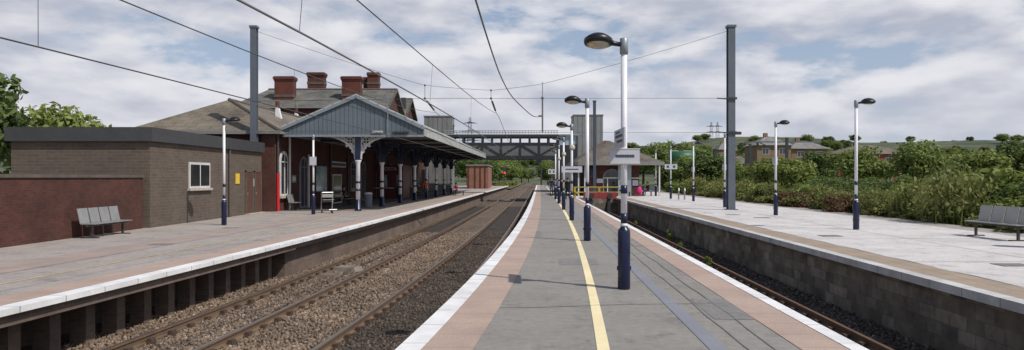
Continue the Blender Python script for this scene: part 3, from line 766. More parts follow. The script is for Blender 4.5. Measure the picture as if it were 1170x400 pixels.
# ------------------------------------------------------------------ station building (left)
def bx(Y): return -14.54 + .0386 * Y
sb = empty('station_building', (bx(38.6), 38.6, ZL), 0, 'red brick station building with tiled hip roof, slate wings and chimneys', 'station building')
def spart(mb, name, mt, parent=None, smooth=False):
    o = mb.build(name, mt, parent or sb, smooth)
    if not parent: o.location = -sb.location
    return o
ya, yb = 38.6, 104.0
m = MB(); m.extr([(bx(ya), ya, ZL), (bx(yb), yb, ZL), (bx(yb) - 8, yb, ZL), (bx(ya) - 8, ya, ZL)], (0, 0, 4.35 - ZL)); spart(m, 'wall', 'brick')
m = MB(); e = .35; ze2 = 4.30; zr = 6.45
A = (bx(ya) + e, ya - e, ze2); B = (bx(yb) + e, yb, ze2); C = (bx(yb) - 8.3, yb, ze2); D = (bx(ya) - 8.3, ya - e, ze2)
E1 = (bx(ya) - 4, ya + 3.6, zr); E2 = (bx(yb) - 4, yb, zr)
m.poly([A, B, E2, E1]); m.poly([C, D, E1, E2]); m.poly([D, A, E1]); m.poly([A, D, C, B]); spart(m, 'roof', 'tile')
m = MB(); m.tube([Vector(A) + Vector((0, 0, .02)), Vector(E1) + Vector((0, 0, .02))], .10, 6).tube([E1, E2], .10, 6); spart(m, 'ridge_tile', 'stonecap')
m = MB().box(A[0] - 9, A[0] + .05, A[1] - .1, A[1] + .04, ze2 - .17, ze2 + .02); m.bar((A[0], A[1], ze2 - .08), (B[0], B[1], ze2 - .08), .12, .14); spart(m, 'gutter', 'gutter')
for k, (px_, py_, Yv) in enumerate(((316.5, 122, 46), (338, 128.5, 56))):
    v = MB(); X, _, Z = w(px_, py_, Yv); v.extr([(X - .12, Yv, Z - .7), (X + .28, Yv, Z - .85), (X + .1, Yv, Z - .1), (X - .1, Yv, Z)], (0, .3, 0)); v2 = spart(v, 'roof_vent', 'white')
    q = MB().lathe([(.15, 0), (.13, .35)], (X, Yv + .1, Z), 8); spart(q, 'vent_pot', 'brick_ch', v2)
# upper wings
def wing(xa, xb, yf, yr, yk, zev, zrd, name):
    m = MB(); m.box(xa, xb, yf, yk, ZL, zev); spart(m, 'wall', 'brick')
    m = MB(); m.extr([(xb + .004, yf, zev), (xb + .004, yk, zev), (xb + .004, yr, zrd - .08)], (-.3, 0, 0)); spart(m, 'gable_wall', 'brick')
    m = MB(); o_ = .35
    m.extr([(xa + 1.6, yr, zrd), (xb + o_, yr, zrd), (xb + o_, yf - .45, zev - .22), (xa - .4, yf - .45, zev - .22)], (0, 0, .12))
    m.extr([(xb + o_, yr, zrd), (xa + 1.6, yr, zrd), (xa - .4, yk + .45, zev - .22), (xb + o_, yk + .45, zev - .22)], (0, 0, .12))
    m.poly([(xa - .4, yf - .45, zev - .2), (xa - .4, yk + .45, zev - .2), (xa + 1.6, yr, zrd + .02)]); spart(m, 'roof', 'slate')
    m = MB().tube([(xa + 1.6, yr, zrd + .14), (xb + o_, yr, zrd + .14)], .12, 6); spart(m, 'ridge_tile', 'stonecap')
    m = MB(); m.bar((xb + o_ + .03, yr, zrd + .05), (xb + o_ + .03, yf - .5, zev - .12), .08, .3).bar((xb + o_ + .03, yr, zrd + .05), (xb + o_ + .03, yk + .5, zev - .12), .08, .3); spart(m, 'bargeboard', 'stonecap')
    m = MB().box(xa - .45, xb + .4, yf - .6, yf - .46, zev - .3, zev - .14); spart(m, 'gutter', 'gutter')
wing(-26.8, -12.25, 68.0, 72.5, 77.0, 8.75, 10.75, 'a')
wing(-24.0, -12.75, 83.0, 87.0, 91.0, 9.3, 11.4, 'b')
def chimney(px0, px1, ytop, ybot, Y, dp=1.1):
    x0, _, zt = w(px0, ytop, Y); x1, _, zb_ = w(px1, ybot, Y)
    dx = (x1 - x0) * .06
    c = MB().box(x0 + dx, x1 - dx, Y, Y + dp, zb_ - 1.6, zt - .45); o = spart(c, 'chimney', 'brick_ch')
    q = MB().box(x0 + dx / 2, x1 - dx / 2, Y - .06, Y + dp + .06, zt - .45, zt - .3).box(x0, x1, Y - .12, Y + dp + .12, zt - .3, zt - .08)
    q.build('corbel', 'brick_ch', o)
    q = MB().box(x0 + dx * .5, x1 - dx * .5, Y - .02, Y + dp + .02, zt - .08, zt); q.build('cap', 'stonecap', o)
    q = MB().box(x0 + dx - .05, x1 - dx + .05, Y - .05, Y + dp + .05, zb_ + .35, zb_ + .6); q.build('string_course', 'stonecap', o)
chimney(312, 336, 87, 115, 69.3); chimney(389, 413, 87, 114, 69.3)
chimney(350, 371, 82.5, 100, 75.5); chimney(419, 433, 82.5, 100, 75.5); chimney(414.5, 421, 88, 100, 76.8, .7)
c = MB(); x0, _, zt = w(458.5, 111.5, 84); c.box(x0, x0 + .52, 84, 84.6, 8.6, zt); spart(c, 'flue', 'fascia')
# openings on the platform wall
def wall_rect(Y, hw, z0, z1, proud, name, mt, parent=None, arch=0):
    m = MB(); pts = [(Y - hw, z0), (Y + hw, z0), (Y + hw, z1)]
    if arch:
        for i in range(1, 8):
            t = math.pi * i / 8; pts.append((Y + hw * math.cos(t), z1 + arch * math.sin(t)))
    pts.append((Y - hw, z1)); d = .0386
    m.extr([(bx(y) + .004, y, z) for y, z in pts], (proud, 0, 0)); return spart(m, name, mt, parent)
def arched(Y, hw, z0, z1, door=False):
    f = wall_rect(Y, hw + .13, z0 - .02, z1, .07, 'door' if door else 'window', 'white_dull' if Y < 41 else 'gutter', None, hw + .13); f.location = -sb.location  # frames farther under the canopy get a darker colour as painted shade
    def sub(o): o.parent = f; o.location = (0, 0, 0); return o
    g_ = wall_rect(Y, hw - .04, z0 + .1, z1, .085, 'pane', 'darkwin' if not door else 'navy_dull', None, hw - .04); sub(g_)
    b = MB(); b.box(bx(Y) + .08, bx(Y) + .12, Y - .03, Y + .03, z0 + .1, z1 + hw - .05); b.box(bx(Y) + .08, bx(Y) + .118, Y - hw, Y + hw, z1 - .04, z1 + .02)
    sub(spart(b, 'glazing_bar', 'white_dull' if Y < 41 else 'gutter'))  # bars follow the frames: shade under the canopy put into the colour
    if not door:
        s = MB().box(bx(Y) + .004, bx(Y) + .18, Y - hw - .2, Y + hw + .2, z0 - .16, z0 - .025); sub(spart(s, 'sill', 'stonesill'))
arched(39.75, .48, .75, 2.65)
for Y, d in ((43.1, True), (54.5, False), (57.8, True), (68.5, False), (71.5, False), (75, True), (79, False), (84, False), (89, False)):
    arched(Y, .55, ZL + .03 if d else .85, 2.4, d)
def board(Y, hw, z0, z1, name, c1, c2):
    f = wall_rect(Y, hw, z0, z1, .06, name, c1); g_ = wall_rect(Y, hw - .12, z0 + .1, z1 - .1, .066, 'poster', c2); g_.parent = f; g_.location = (0, 0, 0)
board(46.6, 1.25, .75, 2.6, 'notice_board', 'navy_dull', 'greytone' if 'greytone' in M else 'bluewin')
board(50.3, 1.1, ZL + .03, 2.0, 'window', 'white_dull', 'darkwin'); board(50.6, 1.9, 2.5, 2.9, 'name_board', 'white_dull', 'lettering')
board(41.4, .35, 1.45, 1.9, 'notice_plate', 'gutter', 'white_dull')
for Y, mt, zt in ((38.72, 'red', 2.0), (40.55, 'white_dull', 4.1), (43.9, 'white_dull', 3.2), (48.6, 'stonecap', 4.1), (53, 'stonecap', 4.1), (62, 'stonecap', 4.1)):
    m = MB().tube([(bx(Y) + .1, Y, ZL), (bx(Y) + .1, Y, zt)], .07 if mt != 'red' else .10, 8)
    o = spart(m, 'drainpipe', mt)
    if mt == 'red':
        o['label'] = 'bright red lower length of drainpipe'; m = MB().tube([(bx(Y) + .1, Y, zt), (bx(Y) + .1, Y, 4.2)], .06, 8); spart(m, 'drainpipe', 'fascia')
# end wall details facing the camera
m = MB().box(bx(ya) - .72, bx(ya) + .03, ya - .12, ya - .003, ZL, 4.1); spart(m, 'pier', 'brick')
m = MB(); m.box(bx(ya) - 3, bx(ya) - 1.6, ya - .05, ya - .003, .8, 2.7); spart(m, 'window', 'darkwin')
# kiosk
K = Vector((-12.15, 62, ZL)); kr = empty('coffee_kiosk', K, 0, 'dark red coffee kiosk under the canopy with white lettering', 'kiosk')
MB().box(0, 2.5, 0, 4, 0, 3.0).build('body', 'maroon', kr)
MB().box(-.03, 2.53, -.1, -.003, 2.35, 2.95).build('sign_panel', 'maroon', kr)
MB().box(.55, 1.1, -.04, -.003, 1.0, 2.1).build('window', 'bluewin', kr); MB().box(1.9, 2.3, -.04, -.003, .1, 2.1).build('door', 'darkwin', kr)
MB().box(-.02, 1.7, -.25, -.003, .92, .98).build('counter', 'white_dull', kr)
def text(s_, size, mt, parent, loc, rot=(math.pi / 2, 0, 0), name='lettering'):
    cu = bpy.data.curves.new(name, 'FONT'); cu.body = s_; cu.size = size; cu.extrude = .01; cu.align_x = 'CENTER'
    o = bpy.data.objects.new(name, cu); col.objects.link(o)
    dg = bpy.context.evaluated_depsgraph_get(); me = bpy.data.meshes.new_from_object(o.evaluated_get(dg)); bpy.data.objects.remove(o)
    me.materials.clear(); me.materials.append(M[mt]); q = bpy.data.objects.new(name, me); col.objects.link(q); q.parent = parent; q.location = loc; q.rotation_euler = rot; return q
text('COSTA', .44, 'white_dull', kr, (1.25, -.115, 2.5))
# seats, bins and small things under the canopy
def metal_bench(x, y, rz, label, n=3, grp='metal seats on the left platform'):
    r = empty('metal_seating', (x, y, ZL), rz, label, 'seat', grp)
    for i in range(n):
        xo = (i - (n - 1) / 2) * .56
        s = MB(); s.box(xo - .25, xo + .25, -.22, .2, .43, .455); s.build('seat', 'steel', r)
        s = MB(); s.extr([(xo - .25, .2, .46), (xo + .25, .2, .46), (xo + .25, .3, .92), (xo - .25, .3, .92)], (0, .02, 0)); s.build('backrest', 'steel', r)
    MB().box(-n * .28, n * .28, -.03, .03, .36, .425).build('rail', 'mast_dark', r)
    for xo in (-n * .22, n * .22):
        MB().box(xo - .03, xo + .03, -.03, .03, .03, .36).box(xo - .04, xo + .04, -.25, .25, 0, .03).build('leg', 'mast_dark', r)
    return r
metal_bench(-12.45, 40.2, R(90), 'pale metal seat against the brick wall behind the red drainpipe', 2)
metal_bench(-11.2, 47.8, R(90), 'metal bench under the canopy by the notice board', 3)
metal_bench(-9.9, 74.0, R(90), 'metal bench far under the canopy near the pink traveller', 3)
def litter_bin(x, y, z, label):
    r = empty('litter_bin', (x, y, z), 0, label, 'bin')
    MB().lathe([(.22, 0), (.24, .05), (.25, .8), (.23, .82)], n=14).build('body', 'cl_greytop', r, True); MB().lathe([(.26, .83), (.27, .88), (.18, .96), (.02, .98)], n=14).build('lid', 'white_dull', r, True)
litter_bin(-8.95, 43.6, ZL, 'grey bin with pale lid behind the first canopy column')
def trolley(x, y, rz):
    r = empty('luggage_trolley', (x, y, ZL), rz, 'grey metal luggage trolley parked beside the white post on the left platform', 'trolley')
    m = MB()
    for s in (-.3, .3): m.tube([(s, .42, .12), (s, .36, .95), (s, .30, 1.08)], .025, 6)
    m.tube([(-.3, .3, 1.08), (.3, .3, 1.08)], .03, 6).tube([(-.3, .38, .6), (.3, .38, .6)], .02, 6); m.build('handle_frame', 'steel', r)
    m = MB()
    for s in (-.28, -.1, .1, .28): m.tube([(s, .42, .18), (s * .75, -.5, .2)], .022, 6)
    m.tube([(-.21, -.5, .2), (.21, -.5, .2)], .025, 6); m.build('deck', 'steel', r)
    m = MB().box(-.3, .3, .26, .40, .82, 1.0); m.build('basket', 'steel', r)
    m = MB().box(-.3, .3, .12, .36, .68, .72); m.build('shelf', 'gutter', r)
    for sx, sy in ((-.26, .4), (.26, .4), (0, -.42)):
        MB().tube([(sx - .02, sy, .08), (sx + .02, sy, .08)], .08, 10).build('wheel', 'mast_dark', r)
trolley(-9.62, 36.9, R(35))
# ------------------------------------------------------------------ hut and boundary wall
hx = lambda Y: -13.45
hu = empty('brick_hut', (-15.2, 32, ZL), 0, 'low brown brick hut with flat dark fascia roof and two doors', 'hut')
def hpart(mb, name, mt): o = mb.build(name, mt, hu); o.location = -hu.location; return o
hpart(MB().box(-18.6, -13.45, 26, 37.6, ZL, 3.1), 'wall', 'brick_hut')
hpart(MB().box(-18.75, -13.3, 25.85, 37.68, 3.1, 3.62), 'roof_fascia', 'fascia')
for Y in (35.75, 36.95):
    d = hpart(MB().box(-13.448, -13.40, Y - .42, Y + .42, ZL + .05, 2.02), 'door', 'door')
    MB().box(-13.448, -13.38, Y - .5, Y - .43, ZL + .05, 2.1).box(-13.448, -13.38, Y + .43, Y + .5, ZL + .05, 2.1).box(-13.448, -13.38, Y - .5, Y + .5, 2.03, 2.1).build('frame', 'stonecap', d)
    MB().box(-13.395, -13.36, Y - .32, Y - .28, .85, 1.0).build('handle', 'steel', d)
    MB().box(-13.448, -13.2, Y - .5, Y + .5, ZL + .005, ZL + .05).build('step', 'stonesill', d)
hpart(MB().box(-13.448, -13.42, 34.05, 34.5, 1.45, 1.95), 'warning_sign', 'yellowsign')
hpart(MB().box(-13.448, -13.42, 36.28, 36.45, 1.3, 1.7), 'notice_plate', 'sign_white')
hw_ = hpart(MB().box(-13.448, -13.40, 29.1, 31.1, 1.3, 2.4), 'window', 'white_dull'); MB().box(-13.399, -13.39, 29.2, 30.05, 1.4, 2.3).box(-13.399, -13.39, 30.15, 31.0, 1.4, 2.3).build('pane', 'darkwin', hw_); MB().box(-13.448, -13.32, 29.0, 31.2, 1.2, 1.298).build('sill', 'stonesill', hw_)
hpart(MB().tube([(-13.38, 33.2, ZL), (-13.38, 33.2, 3.1)], .05, 8), 'drainpipe', 'stonecap'); 
bw = empty('boundary_wall', (-13.6, 10, ZL), 0, 'red brick boundary wall with stone coping behind the left platform', 'wall')
o = MB().box(-13.85, -13.6, -6, 25.8, ZL, 1.75).build('wall', 'brick', bw); o.location = -bw.location
o = MB().box(-13.9, -13.55, -6, 25.84, 1.751, 1.85).build('coping', 'stonecap', bw); o.location = -bw.location
# orange brick building at the far end of the left platform
ob = empty('platform_building', (-7, 120, ZL), 0, 'sunlit orange brick building past the canopy end', 'building')
def opart(mb, name, mt): q = mb.build(name, mt, ob); q.location = -ob.location; return q
opart(MB().box(-7.6, -4.0, 118, 138, ZL, 3.75), 'wall', 'brick_or'); opart(MB().box(-7.8, -3.85, 117.8, 138.2, 3.75, 3.95), 'roof', 'gutter')
for X in (-7.4, -6.3): opart(MB().box(X, X + .16, 117.9, 117.997, ZL, 3.7), 'pilaster', 'brick')
opart(MB().box(-4.6, -4.45, 117.9, 117.99, ZL, 3.7), 'pilaster', 'brick'); opart(MB().box(-5.4, -5.25, 117.9, 117.99, ZL, 3.7), 'pilaster', 'brick')
# ------------------------------------------------------------------ footbridge and lift towers
fb = empty('footbridge', (-1, 86, 0), 0, 'dark steel lattice footbridge crossing above all the tracks', 'footbridge')
def fpart(mb, name, mt, parent=None): q = mb.build(name, mt, parent or fb); q.location = -fb.location if not parent else (0, 0, 0); return q
bxa, bxb, yF, yB = -8.2, 5.6, 84.5, 87.0
for yy_ in (yF, yB):
    fpart(MB().box(bxa, bxb, yy_ - .12, yy_ + .12, 3.97, 4.40), 'bottom_chord', 'bridge')
    fpart(MB().box(bxa, bxb, yy_ - .12, yy_ + .12, 5.74, 5.98), 'middle_rail', 'bridge')
    fpart(MB().box(bxa, bxb, yy_ - .14, yy_ + .14, 6.60, 6.90), 'top_chord', 'bridge')
    fpart(MB().box(bxa, bxb, yy_ - .03, yy_ + .03, 4.40, 5.74), 'parapet_panel', 'bridge_panel')
    n = 12; st = (bxb - bxa) / n
    for i in range(n + 1):
        X = bxa + st * i
        fpart(MB().box(X - .11, X + .11, yy_ - .11, yy_ + .11, 4.40 if i % 2 == 0 else 5.98, 5.74 if False else 6.60), 'post', 'bridge')
    for i in range(0, n, 2):
        X = bxa + st * i; X2 = X + 2 * st; mid = (i // 2) % 2 == 0
        a, b = ((X + .1, 5.7), (X2 - .1, 4.45)) if mid else ((X + .1, 4.45), (X2 - .1, 5.7))
        fpart(MB().bar((a[0], yy_ - .06, a[1]), (b[0], yy_ - .06, b[1]), .12, .17), 'diagonal', 'bridge')
fpart(MB().box(bxa, bxb, yF - .1, yB + .1, 4.1, 4.25), 'deck', 'mast_dark')
fpart(MB().box(bxa, bxb, yF - .15, yB + .15, 6.91, 7.0), 'roof', 'bridge_roof')
m = MB()
for i in range(40):
    X = bxa + (bxb - bxa) * (i + .5) / 40; m.box(X - .03, X + .03, yF - .02, yF + .02, 7.0, 7.38)
m.box(bxa, bxb, yF - .04, yF + .04, 7.38, 7.45).box(bxa, bxb, yF - .04, yF + .04, 7.18, 7.24); fpart(m, 'roof_rail', 'bridge_roof')
fpart(MB().box(2.95, 3.45, yF - .5, yF - .14, 3.5, 3.95), 'monitor_box', 'navy')
# stair house on the island
shs = empty('stair_house', (6.8, 86, 0), 0, 'dark glazed stair housing at the island end of the footbridge', 'stair housing')
def hp(mb, name, mt): q = mb.build(name, mt, shs); q.location = -shs.location; return q
hp(MB().box(5.62, 7.9, 84.6, 94, 0, 5.7), 'wall', 'bridge'); hp(MB().box(5.5, 8.0, 84.4, 94, 6.85, 7.0), 'roof', 'bridge_roof')
for i in range(4):
    X = 5.66 + i * .73; hp(MB().box(X - .05, X + .05, 84.55, 84.65, 5.7, 6.85), 'post', 'bridge')
hp(MB().box(5.72, 7.84, 84.7, 84.74, 5.72, 6.84), 'glazing', 'bluewin'); hp(MB().box(6.0, 7.6, 84.52, 84.596, 1.2, 2.6), 'poster_panel', 'bridge_panel')
for xa, xb, yy_, zt, lb in ((7.95, 11.7, 90, 9.75, 'tall grey ribbed lift tower behind the island building'), (-11.3, -7.75, 90, 9.6, 'shorter looking grey lift tower rising behind the canopy roof')):
    lt = empty('lift_tower', ((xa + xb) / 2, yy_, 0), 0, lb, 'lift tower', 'lift towers of the footbridge')
    o = MB().box(xa, xb, yy_, yy_ + 4, -.2, zt).build('shaft', 'cladding', lt); o.location = -lt.location
    o = MB().box(xa - .08, xb + .08, yy_ - .08, yy_ + 4.08, zt, zt + .12).build('roof_cap', 'gutter', lt); o.location = -lt.location
    o = MB().box(xa + .6, xa + 1.9, yy_ - .06, yy_ - .003, .1, 2.3).build('door', 'steel', lt); o.location = -lt.location
x_, y_, z_ = w(516.5, 143, 92); tag(MB().lathe([(.25, 0), (.25, 1.0), (.33, 1.0), (.33, 1.15)], (x_, y_, z_ - 1.15), 10).tube([(x_, y_, 6), (x_, y_, z_ - 1.1)], .15, 8).build('flue_stack', 'mast_dark'), 'small dark flue beside the left lift tower', 'flue')
# ------------------------------------------------------------------ island building behind the bay
ib = empty('island_building', (10.1, 66, 0), 0, 'low brick waiting building with pyramid hip roof at the bay end', 'waiting building')
def ip(mb, name, mt, parent=None):
    q = mb.build(name, mt, parent or ib); q.location = -ib.location if not parent else (0, 0, 0); return q
xa, xb, y1_, y2_ = 5.95, 14.25, 66, 76
ip(MB().box(7.35, 12.1, 66.6, 75, 0, 2.95), 'wall', 'brick')
e0, zr = 3.22, 5.5
m = MB(); A = (xa, y1_ - .3, e0); B = (xb, y1_ - .3, e0); C = (xb, y2_, e0); D = (xa, y2_, e0); T_ = (9.3, 70.5, zr); T2_ = (10.0, 71.5, zr)
m.poly([A, B, T2_, T_]); m.poly([B, C, T2_]); m.poly([C, D, T_, T2_]); m.poly([D, A, T_]); m.poly([D, C, B, A]); ip(m, 'roof', 'tile2')
ip(MB().box(xa - .05, xb + .05, y1_ - .36, y1_ - .303, e0 - .30, e0 + .02).box(xa - .06, xa - .003, y1_ - .3, y2_, e0 - .3, e0 + .02), 'fascia', 'gutter')
def ib_arch(cx, hw, zs):
    pts = [(cx - hw, .05), (cx + hw, .05), (cx + hw, zs)] + [(cx + hw * math.cos(math.pi * i / 10), zs + hw * math.sin(math.pi * i / 10)) for i in range(1, 10)] + [(cx - hw, zs)]
    f_ = ip(MB().extr([(x, 66.597, z) for x, z in pts], (0, -.06, 0)), 'doorway', 'gutter')
    q = [(cx + (x - cx) * .86, z * .96 + .02) for x, z in pts]
    g_ = MB().extr([(x, 66.53, z) for x, z in q], (0, -.02, 0)); ip(g_, 'opening', 'darkwin', f_)
    g_ = MB().box(cx - hw, cx + hw, 66.45, 66.505, zs - .05, zs + .05).box(cx - hw * .55, cx - hw * .45, 66.45, 66.504, 0.05, zs - .05); ip(g_, 'transom', 'white_dull', f_)
ib_arch(9.5, .86, 1.72)
ip(MB().box(10.05, 11.3, 66.3, 66.596, 0, 2.92), 'corner_panel', 'grey_cap')
ip(MB().box(11.45, 12.0, 66.53, 66.597, 1.0, 1.5), 'poster', 'sign_white'); ip(MB().box(11.3, 12.1, 66.53, 66.597, 1.62, 1.78), 'band', 'stonesill')
ip(MB().box(8.05, 8.65, 66.53, 66.597, 1.25, 1.65), 'poster', 'sign_white')
for X in (6.3, 6.9, 13.95): ip(MB().box(X - .06, X + .06, 66.2, 66.32, 0, 2.95), 'post', 'white_dull')
ip(MB().box(5.98, 7.3, 69, 69.2, 0, 2.95), 'screen', 'mast_dark'); ip(MB().box(6.2, 6.75, 68.9, 68.99, .3, 2.3), 'window', 'bridge_panel')
ip(MB().box(7.42, 8.0, 66.1, 66.5, 1.75, 2.6), 'information_screen', 'navy_dull')
# barrier and buffer stop
br = empty('safety_barrier', (7.5, 60.2, 0), 0, 'yellow tubular safety barrier behind the red buffer stop', 'barrier')
m = MB()
for z in (.48, .92): m.tube([(-2.1, 0, z), (2.3, 0, z)], .05, 8)
m.build('rail', 'yellowrail', br)
for X in (-2.1, 0, 2.3): MB().box(X - .09, X + .09, -.05, .05, 0, .96).build('post', 'yellowrail', br)
MB().box(-2.2, -2.0, -3, -.05, .4, .52).build('side_rail', 'yellowrail', br)
bs = empty('buffer_stop', (P(57.5) + 3.665, 57.5, ZB), 0, 'faded red buffer stop closing the bay track', 'buffer stop')
MB().box(-1.35, 1.35, -.2, .1, 1.25, 1.78).build('beam', 'redbeam', bs)
for s in (-.74, .74):
    MB().bar((s, .1, 1.5), (s, 2.2, .2), .14).build('strut', 'mast_dark', bs); MB().box(s - .12, s + .12, -.1, .1, 0, 1.25).build('post', 'mast_dark', bs)
    MB().tube([(s, -.2, 1.5), (s, -.5, 1.5), (s, -.52, 1.5)], [.09, .09, .22], 12).build('buffer', 'mast_dark', bs)
litter_bin(P(17) + 11.2, 17.5, 0, 'grey bin with pale lid at the far right of the pale platform')
metal_bench(P(19) + 11.9, 20.2, R(-90), 'metal bench in front of the hedge at the far right', 4).location.z = 0
metal_bench(-13.0, 22.5, R(90), 'metal bench in front of the red boundary wall', 4)
for X, Y, zz in ((P(21) + 7.4, 21, 0), (P(30) + 8.4, 30.5, 0), (P(38) + 7.6, 33, 0), (P(12) + 8.2, 14, 0), (-9.8, 19.5, ZL), (-10.4, 26, ZL)):
    tag(MB().box(X - .3, X + .3, Y - .22, Y + .22, zz + .003, zz + .012).build('drain_cover', 'seal'), 'flat dark drain cover let into the platform surface', 'drain cover', 'drain covers in the platforms')
# small railing hoops on the right platform
x_, y_, _ = w(774, 228, 56.0)
for k in range(2):
    hx_ = empty('cycle_hoop', (x_ + .1 + k * .35, 56 - k * .5, 0), R(80), 'steel hoop stand on the right platform, ' + ('nearer' if k else 'farther') + ' of the pair', 'hoop stand', 'steel hoops')
    MB().tube([(-.35, 0, 0), (-.35, 0, .7), (-.25, 0, .9), (.25, 0, .9), (.35, 0, .7), (.35, 0, 0)], .035, 8).build('hoop', 'steel', hx_)
# bench on the right platform
bq = empty('platform_bench', w(744, 203, 67)[:2] + (0,), 0, 'dark metal bench on which the traveller in black sits', 'bench')
MB().box(-.9, .9, -.22, .22, .40, .45).build('seat', 'mast', bq); MB().box(-.9, .9, .2, .24, .5, .95).build('backrest', 'mast', bq)
for X in (-.8, 0, .8): MB().box(X - .04, X + .04, -.2, .2, 0, .4).build('leg', 'steel', bq)
# fence by the far end of the island
x0, _, _ = w(622, 0, 140); fr = empty('railing_fence', (P(140) - .3, 140, 0), 0, 'blue grey railing across the far end of the island', 'railing')
m = MB().box(0, 2.6, -.03, .03, 1.15, 1.22).box(0, 2.6, -.03, .03, .15, .2); m.build('rail', 'mast', fr)
m = MB()
for i in range(18): m.box(i * .152, i * .152 + .03, -.015, .015, 0, 1.15)
m.build('bars', 'mast', fr)
# ------------------------------------------------------------------ signal
sx, sy, sz = w(576.7, 197.5, 172)
sg = empty('railway_signal', (sx, sy, -1.2), 0, 'black railway signal showing a red light beside the far left track', 'signal')
MB().tube([(0, 0, 0), (0, 0, sz + 1)], .12, 8).build('post', 'mast_dark', sg); MB().box(-.4, .4, -.3, -.12, sz + .6, sz + 2.6).build('head', 'mast_dark', sg)
MB().tube([(0, -.32, sz + 1.2), (0, -.36, sz + 1.2)], .26, 12).build('red_lamp', emit('signal_red', (1, .03, .04), 1.2), sg)
# ------------------------------------------------------------------ people
def person(x, y, z, rz, pose, top, legs, label, hair='hair', extra=None, hb='skin'):
    J = {}
    if pose == 'stand':
        J = dict(pel=(0, 0, .95), wai=(0, .01, 1.10), che=(0, .0, 1.30), nek=(0, .01, 1.47), hd0=(0, -.01, 1.56), hd1=(0, -.02, 1.65), hd2=(0, -.01, 1.73))
        for s, n in ((-1, 'l'), (1, 'r')):
            J.update({n + 'sh': (s * .18, .01, 1.41), n + 'el': (s * .24, .03, 1.13), n + 'wr': (s * .24, -.06, .90), n + 'ha': (s * .235, -.085, .82),
                      n + 'hi': (s * .095, 0, .88), n + 'kn': (s * .11, -.01 + .04 * s, .49), n + 'an': (s * .12, .03 + .05 * s, .08), n + 'to': (s * .14, -.14 + .05 * s, .035)})
    else:
        J = dict(pel=(0, .08, .53), wai=(0, .09, .68), che=(0, .05, .88), nek=(0, .02, 1.05), hd0=(0, -.02, 1.13), hd1=(0, -.04, 1.22), hd2=(0, -.03, 1.30))
        for s, n in ((-1, 'l'), (1, 'r')):
            J.update({n + 'sh': (s * .18, .04, .99), n + 'el': (s * .23, -.02, .72), n + 'wr': (s * .13, -.24, .66), n + 'ha': (s * .08, -.31, .64),
                      n + 'hi': (s * .09, .04, .51), n + 'kn': (s * .12, -.38, .52), n + 'an': (s * .12, -.36, .09), n + 'to': (s * .13, -.55, .035)})
    names = list(J); rad = dict(pel=.13, wai=.12, che=.145, nek=.055, hd0=.075, hd1=.095, hd2=.06)
    for n in 'lr': rad.update({n + 'sh': .065, n + 'el': .047, n + 'wr': .034, n + 'ha': .036, n + 'hi': .09, n + 'kn': .062, n + 'an': .045, n + 'to': .035})
    ed = [('pel', 'wai'), ('wai', 'che'), ('che', 'nek'), ('nek', 'hd0'), ('hd0', 'hd1'), ('hd1', 'hd2')]
    for n in 'lr': ed += [('che', n + 'sh'), (n + 'sh', n + 'el'), (n + 'el', n + 'wr'), (n + 'wr', n + 'ha'), ('pel', n + 'hi'), (n + 'hi', n + 'kn'), (n + 'kn', n + 'an'), (n + 'an', n + 'to')]
    me = bpy.data.meshes.new('tmp'); me.from_pydata([J[n] for n in names], [(names.index(a), names.index(b)) for a, b in ed], [])
    o = bpy.data.objects.new('tmp', me); col.objects.link(o)
    o.modifiers.new('s', 'SKIN'); o.modifiers.new('d', 'SUBSURF').levels = 1
    for i, n in enumerate(names):
        sv = me.skin_vertices[0].data[i]; sv.radius = (rad[n], rad[n] * (.75 if n in ('pel', 'wai', 'che') else 1)); sv.use_root = n == 'pel'
    dg = bpy.context.evaluated_depsgraph_get(); e_ = bpy.data.meshes.new_from_object(o.evaluated_get(dg)); bpy.data.objects.remove(o)
    b = MB(); b.v = [tuple(v.co) for v in e_.vertices]
    def seg(p, a, c):
        a, c = Vector(a), Vector(c); t = max(0, min(1, (p - a).dot(c - a) / (c - a).length_squared)); return (p - (a + (c - a) * t)).length
    for p in e_.polygons:
        d, bone = min(((seg(p.center, J[a], J[c]), (a, c)) for a, c in ed), key=lambda t: t[0]); k = bone[1]
        b.cur = 0 if k in ('hd0', 'hd1', 'hd2', 'lha', 'rha') else (2 if k[1:] in ('hi', 'kn', 'an') else (3 if k[1:] == 'to' else 1))
        b.face(p.vertices)
    # fingers and face in the same mesh
    for n, s in (('l', -1), ('r', 1)):
        wv, hv = Vector(J[n + 'wr']), Vector(J[n + 'ha']); d = (hv - wv).normalized(); sd = d.cross(Vector((0, 1, 0.3))).normalized()
        b.cur = 0
        for i, ln in enumerate((.06, .075, .08, .07)):
            a = hv + sd * (i - 1.5) * .02; b.tube([a - d * .02, a + d * ln * .5, a + d * ln * .9 + Vector((0, -.015, 0))], [.010, .009, .006], 5)
        b.tube([wv + d * .03 + sd * s * .03, wv + d * .07 + sd * s * .055 + Vector((0, -.01, 0))], [.011, .008], 5)
    hd = Vector(J['hd1']); b.tube([hd + Vector((0, -.085, .015)), hd + Vector((0, -.115, -.02))], [.01, .017], 6)
    for s in (-1, 1):
        b.tube([hd + Vector((s * .095, .0, .03)), hd + Vector((s * .10, .01, -.03))], [.012, .012], 6)
    b.cur = 3
    for s in (-1, 1): b.tube([hd + Vector((s * .035, -.085, .02)), hd + Vector((s * .035, -.094, .02))], .011, 6)
    b.tube([hd + Vector((-.025, -.088, -.045)), hd + Vector((.025, -.088, -.045))], .006, 5)
    r = b.build('person', ['skin', top, legs, 'cl_black'], None, True); r.location = (x, y, z); r.rotation_euler.z = rz; tag(r, label, 'person')
    hr = MB(); n_ = 12
    hr.lathe([(.088, -.06), (.108, .0), (.108, .04), (.09, .085), (.05, .112), (.005, .12)], (0, 0, 0), n_)
